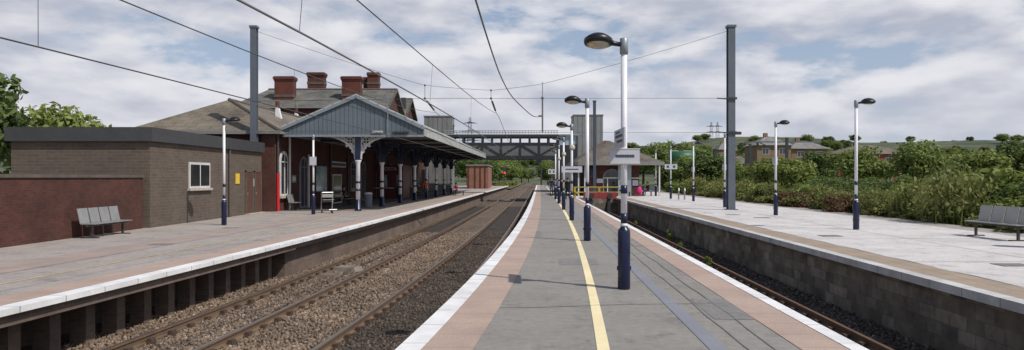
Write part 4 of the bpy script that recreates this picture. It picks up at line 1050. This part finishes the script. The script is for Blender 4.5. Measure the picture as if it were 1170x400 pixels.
    q = hr.build('hair', hair, r, True); q.location = hd + Vector((0, .022, .02)); q.rotation_euler.x = R(-22)
    if extra: extra(r)
    return r
def backpack(mt):
    def f(r): MB().box(-.15, .15, .12, .27, 1.05, 1.45).build('backpack', mt, r)
    return f
person(P(70) - .1, 70, 0, .3, 'stand', 'cl_black', 'cl_jeans', 'person in dark jacket standing beyond the far lamp posts, leftmost of the island travellers')
person(P(72) + .35, 72, 0, -2.8, 'stand', 'cl_greytop', 'cl_black', 'person in grey top standing with back to the camera on the island')
person(*w(641.8, 203, 52)[:2], 0, 2.4, 'stand', 'cl_black', 'cl_black', 'person in dark coat standing between the fourth and fifth island lamp posts')
person(*w(636.8, 203, 60)[:2], 0, -2.9, 'stand', 'cl_jeans', 'cl_black', 'person in navy top standing with back turned beside the farthest island lamp post')
person(P(55) + 1.0, 56, 0, 2.6, 'stand', 'cl_black', 'cl_black', 'person in black standing beside the third lamp post by the yellow barrier')
person(*w(740, 203, 66.6)[:2], 0, R(-65), 'sit', 'cl_black', 'cl_black', 'person in black sitting sideways on the right platform bench')
person(*w(710, 203, 64.0)[:2], .02, R(20), 'sit', 'cl_blue_top', 'cl_jeans', 'person in pale blue top sitting behind the yellow barrier')
x_, y_, _ = w(710, 203, 64.1)
bb = empty('waiting_bench', (x_, y_ + .1, 0), 0, 'low dark bench under the person in pale blue', 'bench'); MB().box(-.9, .9, -.2, .25, .40, .45).build('seat', 'mast', bb)
for X in (-.75, .75): MB().box(X - .04, X + .04, -.15, .15, 0, .4).build('leg', 'mast_dark', bb)
def bag(x, y, z, mt, label, s=1):
    r = empty('travel_bag', (x, y, z), .3, label, 'bag')
    m = MB(); m.lathe([(.12, 0), (.26, .05), (.30, .3), (.25, .55), (.12, .68), (.02, .7)], n=12); o = m.build('body', mt, r, True); o.scale = (s, s * .7, s)
    MB().tube([(-.1, 0, .66 * s), (-.07, 0, .78 * s), (.07, 0, .78 * s), (.1, 0, .66 * s)], .015, 6).build('handle', 'mast_dark', r)
x_, y_, _ = w(730.5, 203, 65.5); bag(x_, y_, .22, 'cl_pink', 'bright pink rucksack resting on the dark red case', .95)
r = empty('suitcase', (x_ - .1, y_, 0), .2, 'dark red case lying on the right platform under the pink rucksack', 'suitcase')
MB().box(-.45, .3, -.2, .2, .03, .22).build('body', 'cl_darkred', r); MB().box(-.2, .1, -.215, -.203, .1, .14).build('handle', 'mast_dark', r)
person(*w(521, 203, 73)[:2], ZL, R(-20), 'sit', 'cl_pink', 'cl_black', 'person in bright pink coat sitting under the canopy')
x_, y_, _ = w(521, 203, 73.1)
bb = empty('canopy_bench', (x_, y_ + .1, ZL), 0, 'dark bench under the person in pink beneath the canopy', 'bench'); MB().box(-.9, .9, -.2, .25, .40, .45).build('seat', 'mast_dark', bb)
for X in (-.75, .75): MB().box(X - .04, X + .04, -.15, .15, 0, .4).build('leg', 'mast_dark', bb)
person(*w(486.5, 203, 61.5)[:2], ZL, R(200), 'stand', 'cl_orange', 'cl_jeans', 'person in orange top and jeans standing behind a canopy column')
person(*w(393, 203, 47.6)[:2], ZL, R(70), 'sit', 'cl_black', 'cl_black', 'person in black sitting on the bench by the notice board')

# ------------------------------------------------------------------ trees, hedge, houses
def foliage(name, rx_, ry_, rz_, cz, n, leaf, mt, parent, clumps=26, seed=0, core=.35):
    g_ = np.random.default_rng(seed)
    d = g_.normal(size=(clumps, 3)); d /= np.linalg.norm(d, axis=1)[:, None]
    rr = (core + (1 - core) * g_.random((clumps, 1)) ** .6) * .82
    C = d * rr; cr = .22 + .2 * g_.random(clumps)
    k = g_.integers(0, clumps, n); e = g_.normal(size=(n, 3)); e /= np.linalg.norm(e, axis=1)[:, None]
    p = C[k] + e * (cr[k] * (.55 + .5 * g_.random(n)))[:, None]
    p *= np.array([rx_, ry_, rz_]); p[:, 2] += cz
    nrm = e + g_.normal(size=(n, 3)) * .6 + np.array([0, 0, .35]); nrm /= np.linalg.norm(nrm, axis=1)[:, None]
    t = np.cross(nrm, g_.normal(size=(n, 3))); t /= np.linalg.norm(t, axis=1)[:, None]; b = np.cross(nrm, t)
    s = leaf * (.6 + .8 * g_.random((n, 1))); 
    V = np.stack([p - t * s, p - b * s * .6 + nrm * s * .15, p + t * s, p + b * s * .6 + nrm * s * .15], 1)
    low = V[:, :, 2].min() 
    V[:, :, 2] = np.maximum(V[:, :, 2], .02)
    me = bpy.data.meshes.new(name); me.vertices.add(n * 4); me.vertices.foreach_set('co', V.reshape(-1))
    me.loops.add(n * 4); me.loops.foreach_set('vertex_index', np.arange(n * 4, dtype=np.int32)); me.polygons.add(n)
    me.polygons.foreach_set('loop_start', np.arange(0, n * 4, 4, dtype=np.int32)); me.update(); me.validate(); me.materials.append(M[mt])
    o = bpy.data.objects.new(name, me); col.objects.link(o); o.parent = parent; return o
def tree_proto(name, cat, W, H, n, leaf, mt, seed, trunk=True, clumps=30):
    r = empty(name, (0, 0, 0)); r['category'] = cat
    if trunk:
        rd = random.Random(seed); m = MB(); th = H * .42
        m.tube([(0, 0, 0), (.05, 0, th * .5), (.0, .1, th), (.1, 0, H * .8)], [H * .028, H * .022, H * .017, H * .004], 8)
        m.build('trunk', 'bark', r)
        m = MB()
        for i in range(7):
            a = i * 2.4 + rd.random(); z = th * (.7 + .5 * rd.random()); l = W * .36
            m.tube([(0, .05, z), (math.cos(a) * l * .5, math.sin(a) * l * .5, z + l * .45), (math.cos(a) * l, math.sin(a) * l, z + l * .95)], [H * .011, H * .008, H * .003], 5)
        m.build('limbs', 'bark', r)
        foliage('crown', W / 2, W / 2, H * .38, H * .62, n, leaf, mt, r, clumps, seed)
    else:
        m = MB(); rd = random.Random(seed)
        for i in range(6):
            a = i * 1.1; m.tube([(math.cos(a) * .1, math.sin(a) * .1, 0), (math.cos(a) * W * .25, math.sin(a) * W * .25, H * .65)], [.03, .01], 5)
        m.build('stems', 'bark', r)
        foliage('leaves', W / 2, W / 2, H * .52, H * .46, n, leaf, mt, r, clumps, seed, .2)
    return r
protos = {
    'ta': tree_proto('leafy_tree', 'tree', 8, 10, 5200, .26, 'leaf_a', 1, clumps=44), 'tb': tree_proto('leafy_tree', 'tree', 7, 9, 5200, .24, 'leaf_b', 2, clumps=40),
    'tc': tree_proto('leafy_tree', 'tree', 7, 8, 4600, .24, 'leaf_c', 3, clumps=40), 'td': tree_proto('leafy_tree', 'tree', 9, 9, 5200, .27, 'leaf_a', 4, clumps=36),
    'ba': tree_proto('shrub', 'shrub', 3.2, 2.9, 4600, .085, 'leaf_a', 11, False, 34), 'bb': tree_proto('shrub', 'shrub', 3.0, 2.6, 2600, .135, 'leaf_c', 12, False, 34),
    'bc': tree_proto('shrub', 'shrub', 3.4, 2.4, 5200, .07, 'leaf_b', 13, False, 34), 'bd': tree_proto('shrub', 'shrub', 2.4, 1.5, 2600, .08, 'leaf_d', 14, False, 26)}
used = set()
def plant(kind, px, ytop, Y, z0, label, grp, wscale=1.0, X=None):
    p = protos[kind]; h0 = {'ta': 10, 'tb': 9, 'tc': 8, 'td': 9, 'ba': 2.9, 'bb': 2.6, 'bc': 2.4, 'bd': 1.5}[kind]
    o = p if kind not in used else copy_tree(p); used.add(kind)
    x, y, zt = w(px, ytop, Y); s = max(.15, (zt - z0) / h0)
    o.location = (x if X is None else X, y, z0); o.rotation_euler.z = random.uniform(0, 6.28); o.scale = (s * wscale, s * wscale, s)
    o['label'] = label; o['category'] = p['category']; o['group'] = grp
    return o
GH = 'shrubs in the hedge behind the right platform'; LH = {'ba': 'mid green shrub in the overgrown hedge behind the right platform', 'bb': 'light green shrub in the overgrown hedge behind the right platform', 'bc': 'dark green shrub in the overgrown hedge behind the right platform', 'bd': 'low dry brownish shrub at the foot of the right platform hedge'}
rd = random.Random(5); kinds = ['ba', 'bb', 'bb', 'ba', 'bb']
for i in range(30):   # front row of hedge along the platform back
    Y = 20 + i * 2.35 + rd.uniform(-.5, .5); X = P(Y) + 15.2 + rd.uniform(-.3, .6); k = rd.choice(kinds)
    px = 585 + X * F / Y; hgt = rd.uniform(1.05, 1.75); plant(k, px, 203 - (hgt - EYE) * F / Y, Y, -.3, LH[k], GH + ' ' + k.replace('ba', 'mid').replace('bb', 'light').replace('bc', 'dark'), rd.uniform(1.0, 1.35))
for i in range(20):
    Y = 22 + i * 2.8 + rd.uniform(-.6, .6); X = P(Y) + 14.35 + rd.uniform(-.1, .3)
    px = 585 + X * F / Y; hgt = rd.uniform(.35, .9); plant('bd', px, 203 - (hgt - EYE) * F / Y, Y, -.3, LH['bd'], 'low dry shrubs at the platform back', rd.uniform(1.0, 1.6))
for i in range(22):   # second row, higher
    Y = 26 + i * 3.6 + rd.uniform(-1, 1); X = P(Y) + 18.5 + rd.uniform(-1, 1.8); k = rd.choice(['ba', 'bc', 'ba', 'bb'])
    px = 585 + X * F / Y; hgt = rd.uniform(1.7, 2.5); plant(k, px, 203 - (hgt - EYE) * F / Y, Y, -.3, LH[k].replace('in the overgrown hedge', 'standing taller in the second row of hedge'), 'second row hedge shrubs ' + k.replace('ba', 'mid').replace('bb', 'light').replace('bc', 'dark'), rd.uniform(1.1, 1.4))
def tall_weed():
    r = empty('tall_weed'); r['category'] = 'weed'; m = MB(); rw = random.Random(9)
    for i in range(46):
        a = rw.random() * 6.28; rr = rw.random() * .8; h_ = rw.uniform(.6, 1.5); lx_, ly_ = rw.uniform(-.25, .25), rw.uniform(-.25, .25)
        x, y = math.cos(a) * rr, math.sin(a) * rr
        m.tube([(x, y, 0), (x + lx_ * .4, y + ly_ * .4, h_ * .6), (x + lx_, y + ly_, h_)], [.012, .009, .003], 4)
    m.build('stems', 'leaf_d', r); foliage('leaves', .95, .95, .62, .75, 900, .06, 'leaf_d', r, 40, 21, .1); return r
tw = tall_weed()
for i in range(24):
    Y = 22 + i * 2.2 + rd.uniform(-.8, .8); o = tw if i == 0 else copy_tree(tw)
    o.location = (P(Y) + 14.5 + rd.uniform(0, 1.2), Y, -.3); s_ = rd.uniform(.8, 1.5); o.scale = (s_, s_, s_ * rd.uniform(.9, 1.4)); o.rotation_euler.z = rd.random() * 6
    tag(o, 'tall straggly weed clump with dry stems in front of the hedge', 'weed', 'tall weeds along the platform back')
rust = None
for i, (X, Y) in enumerate(((17.55, 41.5), (17.3, 43.2), (17.0, 36.0))):
    if rust is None: rust = tree_proto('bramble', 'shrub', 2.4, 1.4, 2600, .07, 'leaf_rust', 31, False, 26); o = rust
    else: o = copy_tree(rust)
    o.location = (X, Y, -.3); tag(o, 'reddish brown dry bramble at the platform back near the right lamp posts', 'shrub', 'reddish brambles')
GT = 'trees beyond the right platform'
for k, px, yt, Y, z0, lb, ws in (
    ('tc', 884, 179, 58, -.3, 'bright green round tree behind the right lamp post, below the tan apartments', 1.3),
    ('tc', 905, 180, 55, -.3, 'bright green tree at the right, overlapping the gantry post', 1.2),
    ('tb', 808, 176, 85, -.3, 'dark tree between the two masts, low over the hedge', 1.5),
    ('ta', 783, 178, 90, -.3, 'mid green tree right below the green sheeted tank', 1.2),
    ('ta', 845, 188, 72, -.3, 'mid green tree just right of the thick grey mast', 1.4),
    ('tb', 764, 182, 100, -.3, 'dark tree left of the green tank', 1.2),
    ('ta', 752, 163, 170, -.3, 'tall tree behind the hip roof of the waiting building', 1.3),
    ('td', 772, 161.5, 190, -.3, 'large crowned tree behind the green tank, left', 1.2),
    ('tc', 786, 163.5, 200, -.3, 'pale tree behind the green tank, right', 1.1),
    ('tb', 735, 166, 210, -.3, 'dark tree half hidden by the waiting building roof', 1.3),
    ('tb', 800, 170, 150, -.3, 'dark tree left of the single distant mast', 1.3),
    ('td', 822, 176, 140, -.3, 'broad tree behind the thick grey mast', 1.3),
    ('ta', 850, 176, 190, -.3, 'mid green tree in front of the grey roofed house', 1.0),
    ('tb', 935, 172, 90, -.3, 'dark tree right of the tan apartments', 1.3),
    ('td', 985, 168, 80, -.3, 'broad tree behind the nearest right lamp post', 1.3),
    ('ta', 1050, 160, 70, -.3, 'tall mid green tree near the right edge', 1.2),
    ('tc', 1120, 170, 60, -.3, 'bright tree at the far right edge, smaller', 1.3),
    ('tb', 1165, 158, 65, -.3, 'dark tall tree at the far right edge', 1.2)):
    plant(k, px, yt, Y, z0, lb, GT, ws)
GF = 'trees along the far line'
for k, px, yt, Y, z0, lb, ws in (
    ('tc', 570, 184, 200, -.9, 'light green tree left of the red signal', 1.1), ('ta', 584, 186, 230, -.9, 'mid green tree right of the red signal', 1.2),
    ('tb', 556, 182, 180, -.9, 'dark tree behind the orange brick building', 1.3), ('ta', 596, 191, 330, -.9, 'small far tree left of the vanishing tracks', 1.3),
    ('tb', 604, 193, 380, -.9, 'tiny dark tree closest to the vanishing tracks', 1.4), ('ta', 626, 184, 210, -.9, 'mid green tree past the island end under the footbridge', 1.3),
    ('tc', 638, 186, 190, -.9, 'light green tree past the island end, right of the dark mast', 1.2), ('tb', 648, 183, 230, -.9, 'dark tree beyond the stair housing', 1.2),
    ('tb', 534, 178, 240, -.9, 'dark tree showing over the platform building roof', 1.4)):
    plant(k, px, yt, Y, z0, lb, GF, ws)
for i in range(12):
    Y = 168 + i * 9; X = L(Y) - 8 - rd.random() * 2; px = 585 + X * F / Y
    plant('bd' if i % 3 else 'bb', px, 203 - (.9 - EYE) * F / Y, Y, -.9, 'yellowish weed clump beside the far left track' if i % 3 else 'light green shrub beside the far left track', 'weeds beside the far track ' + ('dry' if i % 3 else 'green'), 1.6)
GL = 'trees behind the boundary wall'
for k, X, Y, hh, lb in (('ta', -24, 20, 7, 'tall tree behind the boundary wall, far left'), ('tb', -21, 27, 6, 'dark tree behind the boundary wall beside the hut'), ('td', -31, 30, 8.5, 'broad tall tree behind the hut'), ('tc', -26, 40, 6, 'light tree behind the hut, next to the tiled roof')):
    o = plant(k, 0, 203 - (hh - EYE) * F / Y, Y, ZL, lb, GL, 1.0, X)
GR = 'trees on the ridge of the hill'
for i, (px, yt) in enumerate(((800, 158), (806, 157.5), (812, 159), (819, 158), (828, 160), (770, 165), (748, 166), (872, 158), (950, 160), (1010, 161), (1090, 160))):
    Y = 1130; z = 1.75 + (203 - yt - 7) * Y / F
    plant(['ta', 'tb', 'td'][i % 3], px, yt, Y, z - 2, 'distant tree on the skyline of the hill', GR, 1.5)
rh = random.Random(3)
for i in range(96):
    px = rh.uniform(545, 660) if i >= 70 else rh.uniform(690, 1180) if i < 48 else rh.uniform(-40, 690); Y = rh.uniform(330, 1000) if i < 70 else rh.uniform(400, 800); sz = rh.uniform(8, 14)
    t_ = (Y - 330) / (1100 * .75); t_ = min(1, t_); t_ = t_ * t_ * (3 - 2 * t_)
    z = -1.5 + (hill_h(px) * 1155 / F + 3.2) * t_ - 1
    if 812 < px < 842 and Y > 600: continue
    k = ['tb', 'ta', 'tb', 'td'][i % 4]
    plant(k, px, 203 - (z + sz - EYE) * F / Y, Y, z, {'ta': 'mid green distant tree on the hillside', 'tb': 'dark distant tree on the hillside', 'td': 'broad distant tree on the hillside'}[k], 'distant trees on the hillside ' + {'ta': 'mid', 'tb': 'dark', 'td': 'broad'}[k], 1.7)
for i in range(44):
    px = (rh.uniform(728, 806) if i < 24 else rh.uniform(842, 905) if i < 34 else rh.uniform(905, 1190)); Y = rh.uniform(420, 760); sz = rh.uniform(10, 15)
    t_ = min(1, (Y - 330) / (1100 * .75)); t_ = t_ * t_ * (3 - 2 * t_); z = -1.5 + (hill_h(px) * 1155 / F + 3.2) * t_ - 1
    yt = min(203 - (z + sz - EYE) * F / Y, 203 - hill_h(px) + rh.uniform(2, 9)); k = ['tb', 'ta', 'tb'][i % 3]
    plant(k, px, yt, Y, z, {'ta': 'mid green tree in the dense belt below the skyline', 'tb': 'dark tree in the dense belt below the skyline'}[k], 'tree belt below the skyline ' + {'ta': 'mid', 'tb': 'dark'}[k], 1.3)
# weeds in the bay
for px, yv, s in ((765, 271, .22), (766, 273, .18), (809, 300, .16), (777, 281, .14), (727, 256, .16)):
    Y = 2.85 * F / (yv - 203) * .985; o = plant('bb', px, 0, Y, ZB, 'small green weed growing between bay rail and island wall', 'weeds in the bay track'); o.scale = (s * .6, s * .6, s)
# houses
def house(px0, px1, yeave, yridge, Y, depth, wallm, roofm, label, storeys, nw, z0=-.3, hip=.36):
    x0, _, ze_ = w(px0, yeave, Y); x1, _, zr_ = w(px1, yridge, Y)
    r = empty('house', ((x0 + x1) / 2, Y, z0), 0, label, 'house', 'houses beyond the right platform'); lo = -r.location
    o = MB().box(x0, x1, Y, Y + depth, z0, ze_).build('wall', wallm, r); o.location = lo
    m = MB(); e = .5; xm0 = x0 + (x1 - x0) * hip; xm1 = x1 - (x1 - x0) * hip; ym = Y + depth / 2
    A, B, C, D = (x0 - e, Y - e, ze_), (x1 + e, Y - e, ze_), (x1 + e, Y + depth + e, ze_), (x0 - e, Y + depth + e, ze_); T, U = (xm0, ym, zr_), (xm1, ym, zr_)
    m.poly([A, B, U, T]); m.poly([B, C, U]); m.poly([C, D, T, U]); m.poly([D, A, T]); m.poly([D, C, B, A]); o = m.build('roof', roofm, r); o.location = lo
    sh_ = (ze_ - z0) / storeys
    for s in range(storeys):
        for i in range(nw):
            cx = x0 + (x1 - x0) * (i + .5) / nw; z = z0 + sh_ * s + sh_ * .35
            o = MB().box(cx - .75, cx + .75, Y - .05, Y - .003, z, z + sh_ * .45).build('window', 'white_dull', r); o.location = lo
            MB().box(cx - .66, cx - .04, Y - .07, Y - .053, z + .1, z + sh_ * .45 - .1).box(cx + .04, cx + .66, Y - .07, Y - .053, z + .1, z + sh_ * .45 - .1).build('pane', 'darkwin', o)
    o = MB().box(xm0 - .4, xm0 + .4, ym - .4, ym + .4, zr_ - .6, zr_ + .7).build('chimney', wallm, r); o.location = lo
    return r
house(865, 904, 166, 154.5, 150, 8, 'brick_tan', 'tilegrey', 'tan brick apartment block with pointed grey roof behind the right lamp post', 3, 2, hip=.44)
house(904.5, 946, 170, 160, 153, 8, 'brick_tan', 'tilegrey', 'lower tan brick block right of the pointed roofed apartments', 3, 2)
house(838, 861, 187, 178, 165, 8, 'redbrick_far', 'slate', 'red brick house with slate roof right of the grey mast', 1, 2)
house(958, 1040, 176, 165, 170, 9, 'redbrick_far', 'tile', 'long red brick house with brown roof on the far right', 2, 5)
house(822, 840, 171, 163, 260, 9, 'brick_tan', 'tilegrey', 'pale house on the hillside near the grey mast', 2, 2)
# green tank
tx, ty, tz = w(779, 180, 122)
tk = empty('green_tank', (tx, ty, -.3), 0, 'green sheeted cylindrical tank on dark legs among the trees', 'tank')
m = MB().tube([(-2.1, 0, tz + .3), (-2.2, 0, tz + .3), (2.1, 0, tz + .3), (2.2, 0, tz + .3)], [.9, 1.15, 1.15, .9], 18); m.build('barrel', 'green_tank', tk, True)
MB().box(-2.0, -.6, -.4, .4, tz + 1.4, tz + 1.5).box(0.2, 1.6, -.4, .4, tz + 1.4, tz + 1.5).build('walkway', 'white_dull', tk)
for X in (-1.6, 1.6):
    for y in (-.7, .7): MB().box(X - .12, X + .12, y - .12, y + .12, 0, tz - .4).build('leg', 'mast_dark', tk)
MB().box(-2.3, 1.2, -.9, .9, tz - 1.4, tz - .75).build('base_frame', 'mast_dark', tk)
# pylons
def pylon(px, ytop, Y, label):
    x, y, zt = w(px, ytop, Y); r = empty('power_pylon', (x, y, 20 if px > 700 else 0), 0, label, 'pylon', 'power pylons on the skyline')
    H = zt - r.location.z; m = MB(); b = H * .09; t = .3
    def hw_(f): return b * (1 - f) + .8 * f
    for sx_ in (-1, 1):
        for sy_ in (-1, 1): m.bar((sx_ * b, sy_ * b, 0), (sx_ * .8, sy_ * .8, H), t)
    for i in range(8):
        f0, f1 = i / 8, (i + 1) / 8
        for sy_ in (-1, 1):
            m.bar((-hw_(f0), sy_ * hw_(f0), H * f0), (hw_(f1), sy_ * hw_(f1), H * f1), t * .6); m.bar((hw_(f0), sy_ * hw_(f0), H * f0), (-hw_(f1), sy_ * hw_(f1), H * f1), t * .6)
    m.build('lattice', 'mast', r)
    for f, l in ((.62, .2), (.77, .17), (.9, .13)):
        MB().extr([(-H * l, 0, H * f), (H * l, 0, H * f), (0, 0, H * f + H * .03)], (0, .4, 0)).build('cross_arm', 'mast', r)
pylon(812.7, 139.5, 1300, 'left of the two lattice pylons on the right skyline'); pylon(819.8, 139.5, 1250, 'right of the two lattice pylons on the right skyline')
pylon(537, 134, 700, 'lattice pylon seen above the footbridge at its left end')

# ------------------------------------------------------------------ sky, sun, camera
SUN_EL = R(50)
sd = Vector((-.83, .56, 0)).normalized()          # horizontal direction in which shadows fall
ld = Vector((sd.x * math.cos(SUN_EL), sd.y * math.cos(SUN_EL), -math.sin(SUN_EL)))
sun = bpy.data.lights.new('sun', 'SUN'); sun.energy = 3.7; sun.angle = R(.7); sun.color = (1, .95, .88)
so = bpy.data.objects.new('sun', sun); col.objects.link(so); so.rotation_euler = ld.to_track_quat('-Z', 'Y').to_euler(); so.location = (20, -20, 40)
wd = bpy.data.worlds.new('World'); scene.world = wd; wd.use_nodes = True
nt = wd.node_tree; N = nt.nodes; Lk = nt.links; bg = N['Background']
class WT(NT):
    def __init__(s): s.t = nt; s.n = N; s.l = Lk
t = WT()
sky = t.node('ShaderNodeTexSky', sky_type='NISHITA'); sky.sun_disc = False; sky.sun_elevation = SUN_EL
sky.sun_rotation = math.atan2(-sd.x, -sd.y); sky.air_density = 1.0; sky.dust_density = 1.2; sky.ozone_density = 1.2
tc = t.node('ShaderNodeTexCoord').outputs['Generated']
sp = t.node('ShaderNodeSeparateXYZ'); t.link(tc, sp.inputs[0])
def skyvec(dz):
    z = t.math('ADD', t.math('MULTIPLY', sp.outputs[2], 2.7), dz)
    c = t.node('ShaderNodeCombineXYZ'); t.link(sp.outputs[0], c.inputs[0]); t.link(sp.outputs[1], c.inputs[1]); t.link(z, c.inputs[2]); return c.outputs[0]
def cloudn(dz, sc_, det, seed, rough=.5, dist=.2):
    n = t.node('ShaderNodeTexNoise'); n.inputs['Scale'].default_value = sc_; n.inputs['Detail'].default_value = det
    n.inputs['Roughness'].default_value = rough; n.inputs['Distortion'].default_value = dist
    v = t.node('ShaderNodeVectorMath', operation='ADD'); v.inputs[1].default_value = seed; t.link(skyvec(dz), v.inputs[0]); t.link(v.outputs[0], n.inputs['Vector']); return n.outputs['Fac']
SEED = (3.1, 1.7, .4)
n0 = cloudn(0, 6.6, 9, SEED, .55, .1); n1 = cloudn(.07, 6.6, 3, SEED, .5, .1)
big = cloudn(0, 2.2, 2, (7.7, 2.2, 5.1), .5, 0)
dens = t.math('ADD', n0, t.math('MULTIPLY', t.math('SUBTRACT', big, .5), .4))
thin = t.node('ShaderNodeMapRange'); thin.inputs[1].default_value = .26; thin.inputs[2].default_value = .55; thin.inputs[3].default_value = 0; thin.inputs[4].default_value = .22; t.link(sp.outputs[2], thin.inputs[0])
dens = t.math('SUBTRACT', dens, thin.outputs[0])
cover = t.ramp(dens, [(.355, (0, 0, 0)), (.42, (.7,) * 3), (.51, (1, 1, 1))])
diff = t.math('ADD', t.math('MULTIPLY', t.math('SUBTRACT', n0, n1), 2.3), .54)
shade = t.ramp(diff, [(.18, (4.7, 5.0, 6.0)), (.5, (6.25, 6.42, 7.15)), (.78, (7.8, 7.85, 8.35)), (1.0, (8.4, 8.4, 8.8))])
bl = t.node('ShaderNodeMapRange'); bl.inputs[1].default_value = .1; bl.inputs[2].default_value = .5; bl.inputs[3].default_value = .65; bl.inputs[4].default_value = 0; t.link(sp.outputs[2], bl.inputs[0])
blue = t.mix(bl.outputs[0], sky.outputs[0], (4.3, 5.3, 7.1))
hz = t.ramp(sp.outputs[2], [(.0, (.55,) * 3), (.12, (.1,) * 3), (.3, (0, 0, 0))])
skyc = t.mix(cover, blue, shade); skyc = t.mix(hz, skyc, (6.7, 6.95, 7.6))
t.link(skyc, bg.inputs['Color']); bg.inputs['Strength'].default_value = .096
cam = bpy.data.cameras.new('camera'); co = bpy.data.objects.new('camera', cam); col.objects.link(co); scene.camera = co
co.location = (0, 0, EYE); co.rotation_euler = (R(90), 0, 0); cam.sensor_width = 36; cam.lens = 36 * F / 1170; cam.shift_y = 3 / 1170
cam.clip_start = .1; cam.clip_end = 6000
scene.view_settings.view_transform = 'Standard'; scene.view_settings.look = 'None'; scene.view_settings.exposure = 0; scene.view_settings.gamma = 1
scene.render.resolution_x, scene.render.resolution_y = 1024, 350
scene.cycles.max_bounces = 6; scene.cycles.use_denoising = True
